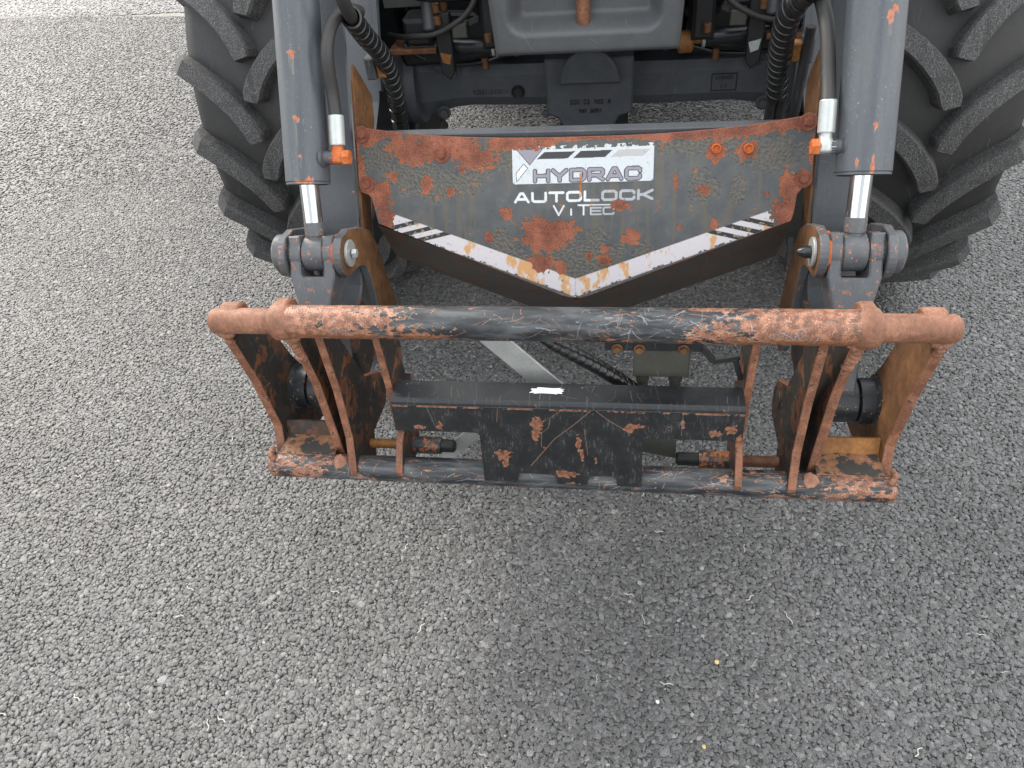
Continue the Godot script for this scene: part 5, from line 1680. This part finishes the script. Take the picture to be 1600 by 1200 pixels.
	for e in [0.094, 0.131, 0.203]:
		var b2 := mb()
		hexbolt(b2, Vector3(e, 0.683, -0.0255), Vector3(0, 0, 1), 0.0065, 0.0095)
		obj("bracket_bolt", b2, M.rust_brown, brk)
	var cb := mb()
	box(cb, Vector3(0.121, 0.598, -0.085), Vector3(0.218, 0.690, -0.050), 0.003)
	var blk := obj("coupler_block", cb, M.coupler, fr)
	for e in [0.138, 0.196]:
		var ft := mb()
		lathe(ft, Vector3(e, 0.600, -0.066), Vector3.DOWN, [Vector2(0, 0.0125), Vector2(0.018, 0.0125), Vector2(0.020, 0.0105), Vector2(0.05, 0.0105), Vector2(0.05, 0)], 20)
		obj("coupler_fitting", ft, M.coupler, blk)
	var sh := mb()
	banded(sh, [Vector3(-0.075, 0.715, -0.085), Vector3(-0.03, 0.672, -0.065), Vector3(0.014, 0.650, -0.052), Vector3(0.066, 0.617, -0.048), Vector3(0.118, 0.574, -0.047), Vector3(0.135, 0.545, -0.05)], 0.0140, 0.0030, 0.0145, 0.75)
	obj("spiral_hose", sh, M.wrap, fr)
	var hn := mb()
	slab(hn, Vector3(0.230, 0.684, -0.034), Vector3(0.254, 0.655, -0.030), Vector3(0.3, 1, 0), 0.010, 0.008)
	slab(hn, Vector3(0.252, 0.654, -0.030), Vector3(0.296, 0.664, -0.030), Vector3.UP, 0.010, 0.008)
	slab(hn, Vector3(0.288, 0.662, -0.028), Vector3(0.302, 0.618, -0.028), Vector3.RIGHT, 0.009, 0.008)
	obj("release_handle", hn, M.dark, fr)
	var cc := mb()
	var hel := []
	for i in 160:
		var t := float(i) / 159
		var an := t * TAU * 15.0
		hel.append(Vector3(-0.272 + 0.085 * t, 0.583 - 0.006 * t + 0.0062 * cos(an), -0.038 + 0.0062 * sin(an)))
	for i in 159:
		rod(cc, hel[i], hel[i + 1] + (hel[i + 1] - hel[i]) * 0.2, 0.0011, 5, 0.0002)
	rod(cc, Vector3(-0.315, 0.590, -0.038), Vector3(-0.27, 0.583, -0.038), 0.001, 5, 0.0002)
	obj("spring", cc, M.galv, fr)
	var dk := mb()
	rod(dk, Vector3(0.160, 0.552, -0.02), Vector3(0.160, 0.47, -0.035), 0.0028, 8, 0.0005)
	lathe(dk, Vector3(0.160, 0.550, -0.02), Vector3(0, -1, -0.1), [Vector2(0, 0.013), Vector2(0.004, 0.012), Vector2(0.010, 0.003)], 14, true)
	obj("latch_rod", dk, M.black, fr)

# ------------------------------------------------------------------ scene
func _ready() -> void:
	var cam := Camera3D.new()
	cam.name = "camera"
	cam.fov = 53.02
	cam.near = 0.02
	cam.far = 600.0
	add_child(cam, true)
	cam.position = Vector3(0.11737, 1.5, 0.99266)
	cam.rotation_degrees = Vector3(-41.0, 11.6178, -6.34219)
	cam.current = true
	var env := Environment.new()
	env.background_mode = Environment.BG_SKY
	env.tonemap_mode = Environment.TONE_MAPPER_LINEAR
	env.tonemap_exposure = 2.95
	env.sdfgi_enabled = true
	env.ssao_enabled = true
	env.ssil_enabled = true
	var pm := ProceduralSkyMaterial.new()
	pm.sky_top_color = Color(0.555, 0.59, 0.635)
	pm.sky_horizon_color = Color(0.84, 0.84, 0.835)
	pm.sky_curve = 0.18
	pm.ground_bottom_color = Color(0.35, 0.35, 0.34)
	pm.ground_horizon_color = Color(0.62, 0.63, 0.64)
	var cn := noise(900, 0.006, 5)
	var ci := cn.get_seamless_image(512, 256)
	ci.convert(Image.FORMAT_RGBA8)
	for y in 256:
		for x in 512:
			var v := ci.get_pixel(x, y).r
			var k := smoothstep(0.30, 0.55, v)
			ci.set_pixel(x, y, Color(0.86, 0.87, 0.89, 0.85 * k))
	pm.sky_cover = ImageTexture.create_from_image(ci)
	pm.sky_cover_modulate = Color(0.86, 0.825, 0.77)
	pm.sun_angle_max = 20.0
	var sky := Sky.new()
	sky.sky_material = pm
	env.sky = sky
	env.background_energy_multiplier = 1.2
	var we := WorldEnvironment.new()
	we.name = "world_environment"
	we.environment = env
	add_child(we, true)
	var sun := DirectionalLight3D.new()
	sun.name = "sun"
	sun.light_color = Color(1.0, 0.965, 0.92)
	sun.light_energy = 0.46
	sun.light_angular_distance = 22.0
	sun.shadow_enabled = true
	add_child(sun, true)
	sun.look_at_from_position(Vector3(-5.7, 5.0, -4.3), Vector3.ZERO, Vector3.UP)
	make_materials()
	build_ground()
	build_tractor()
	build_loader()
	build_frame()
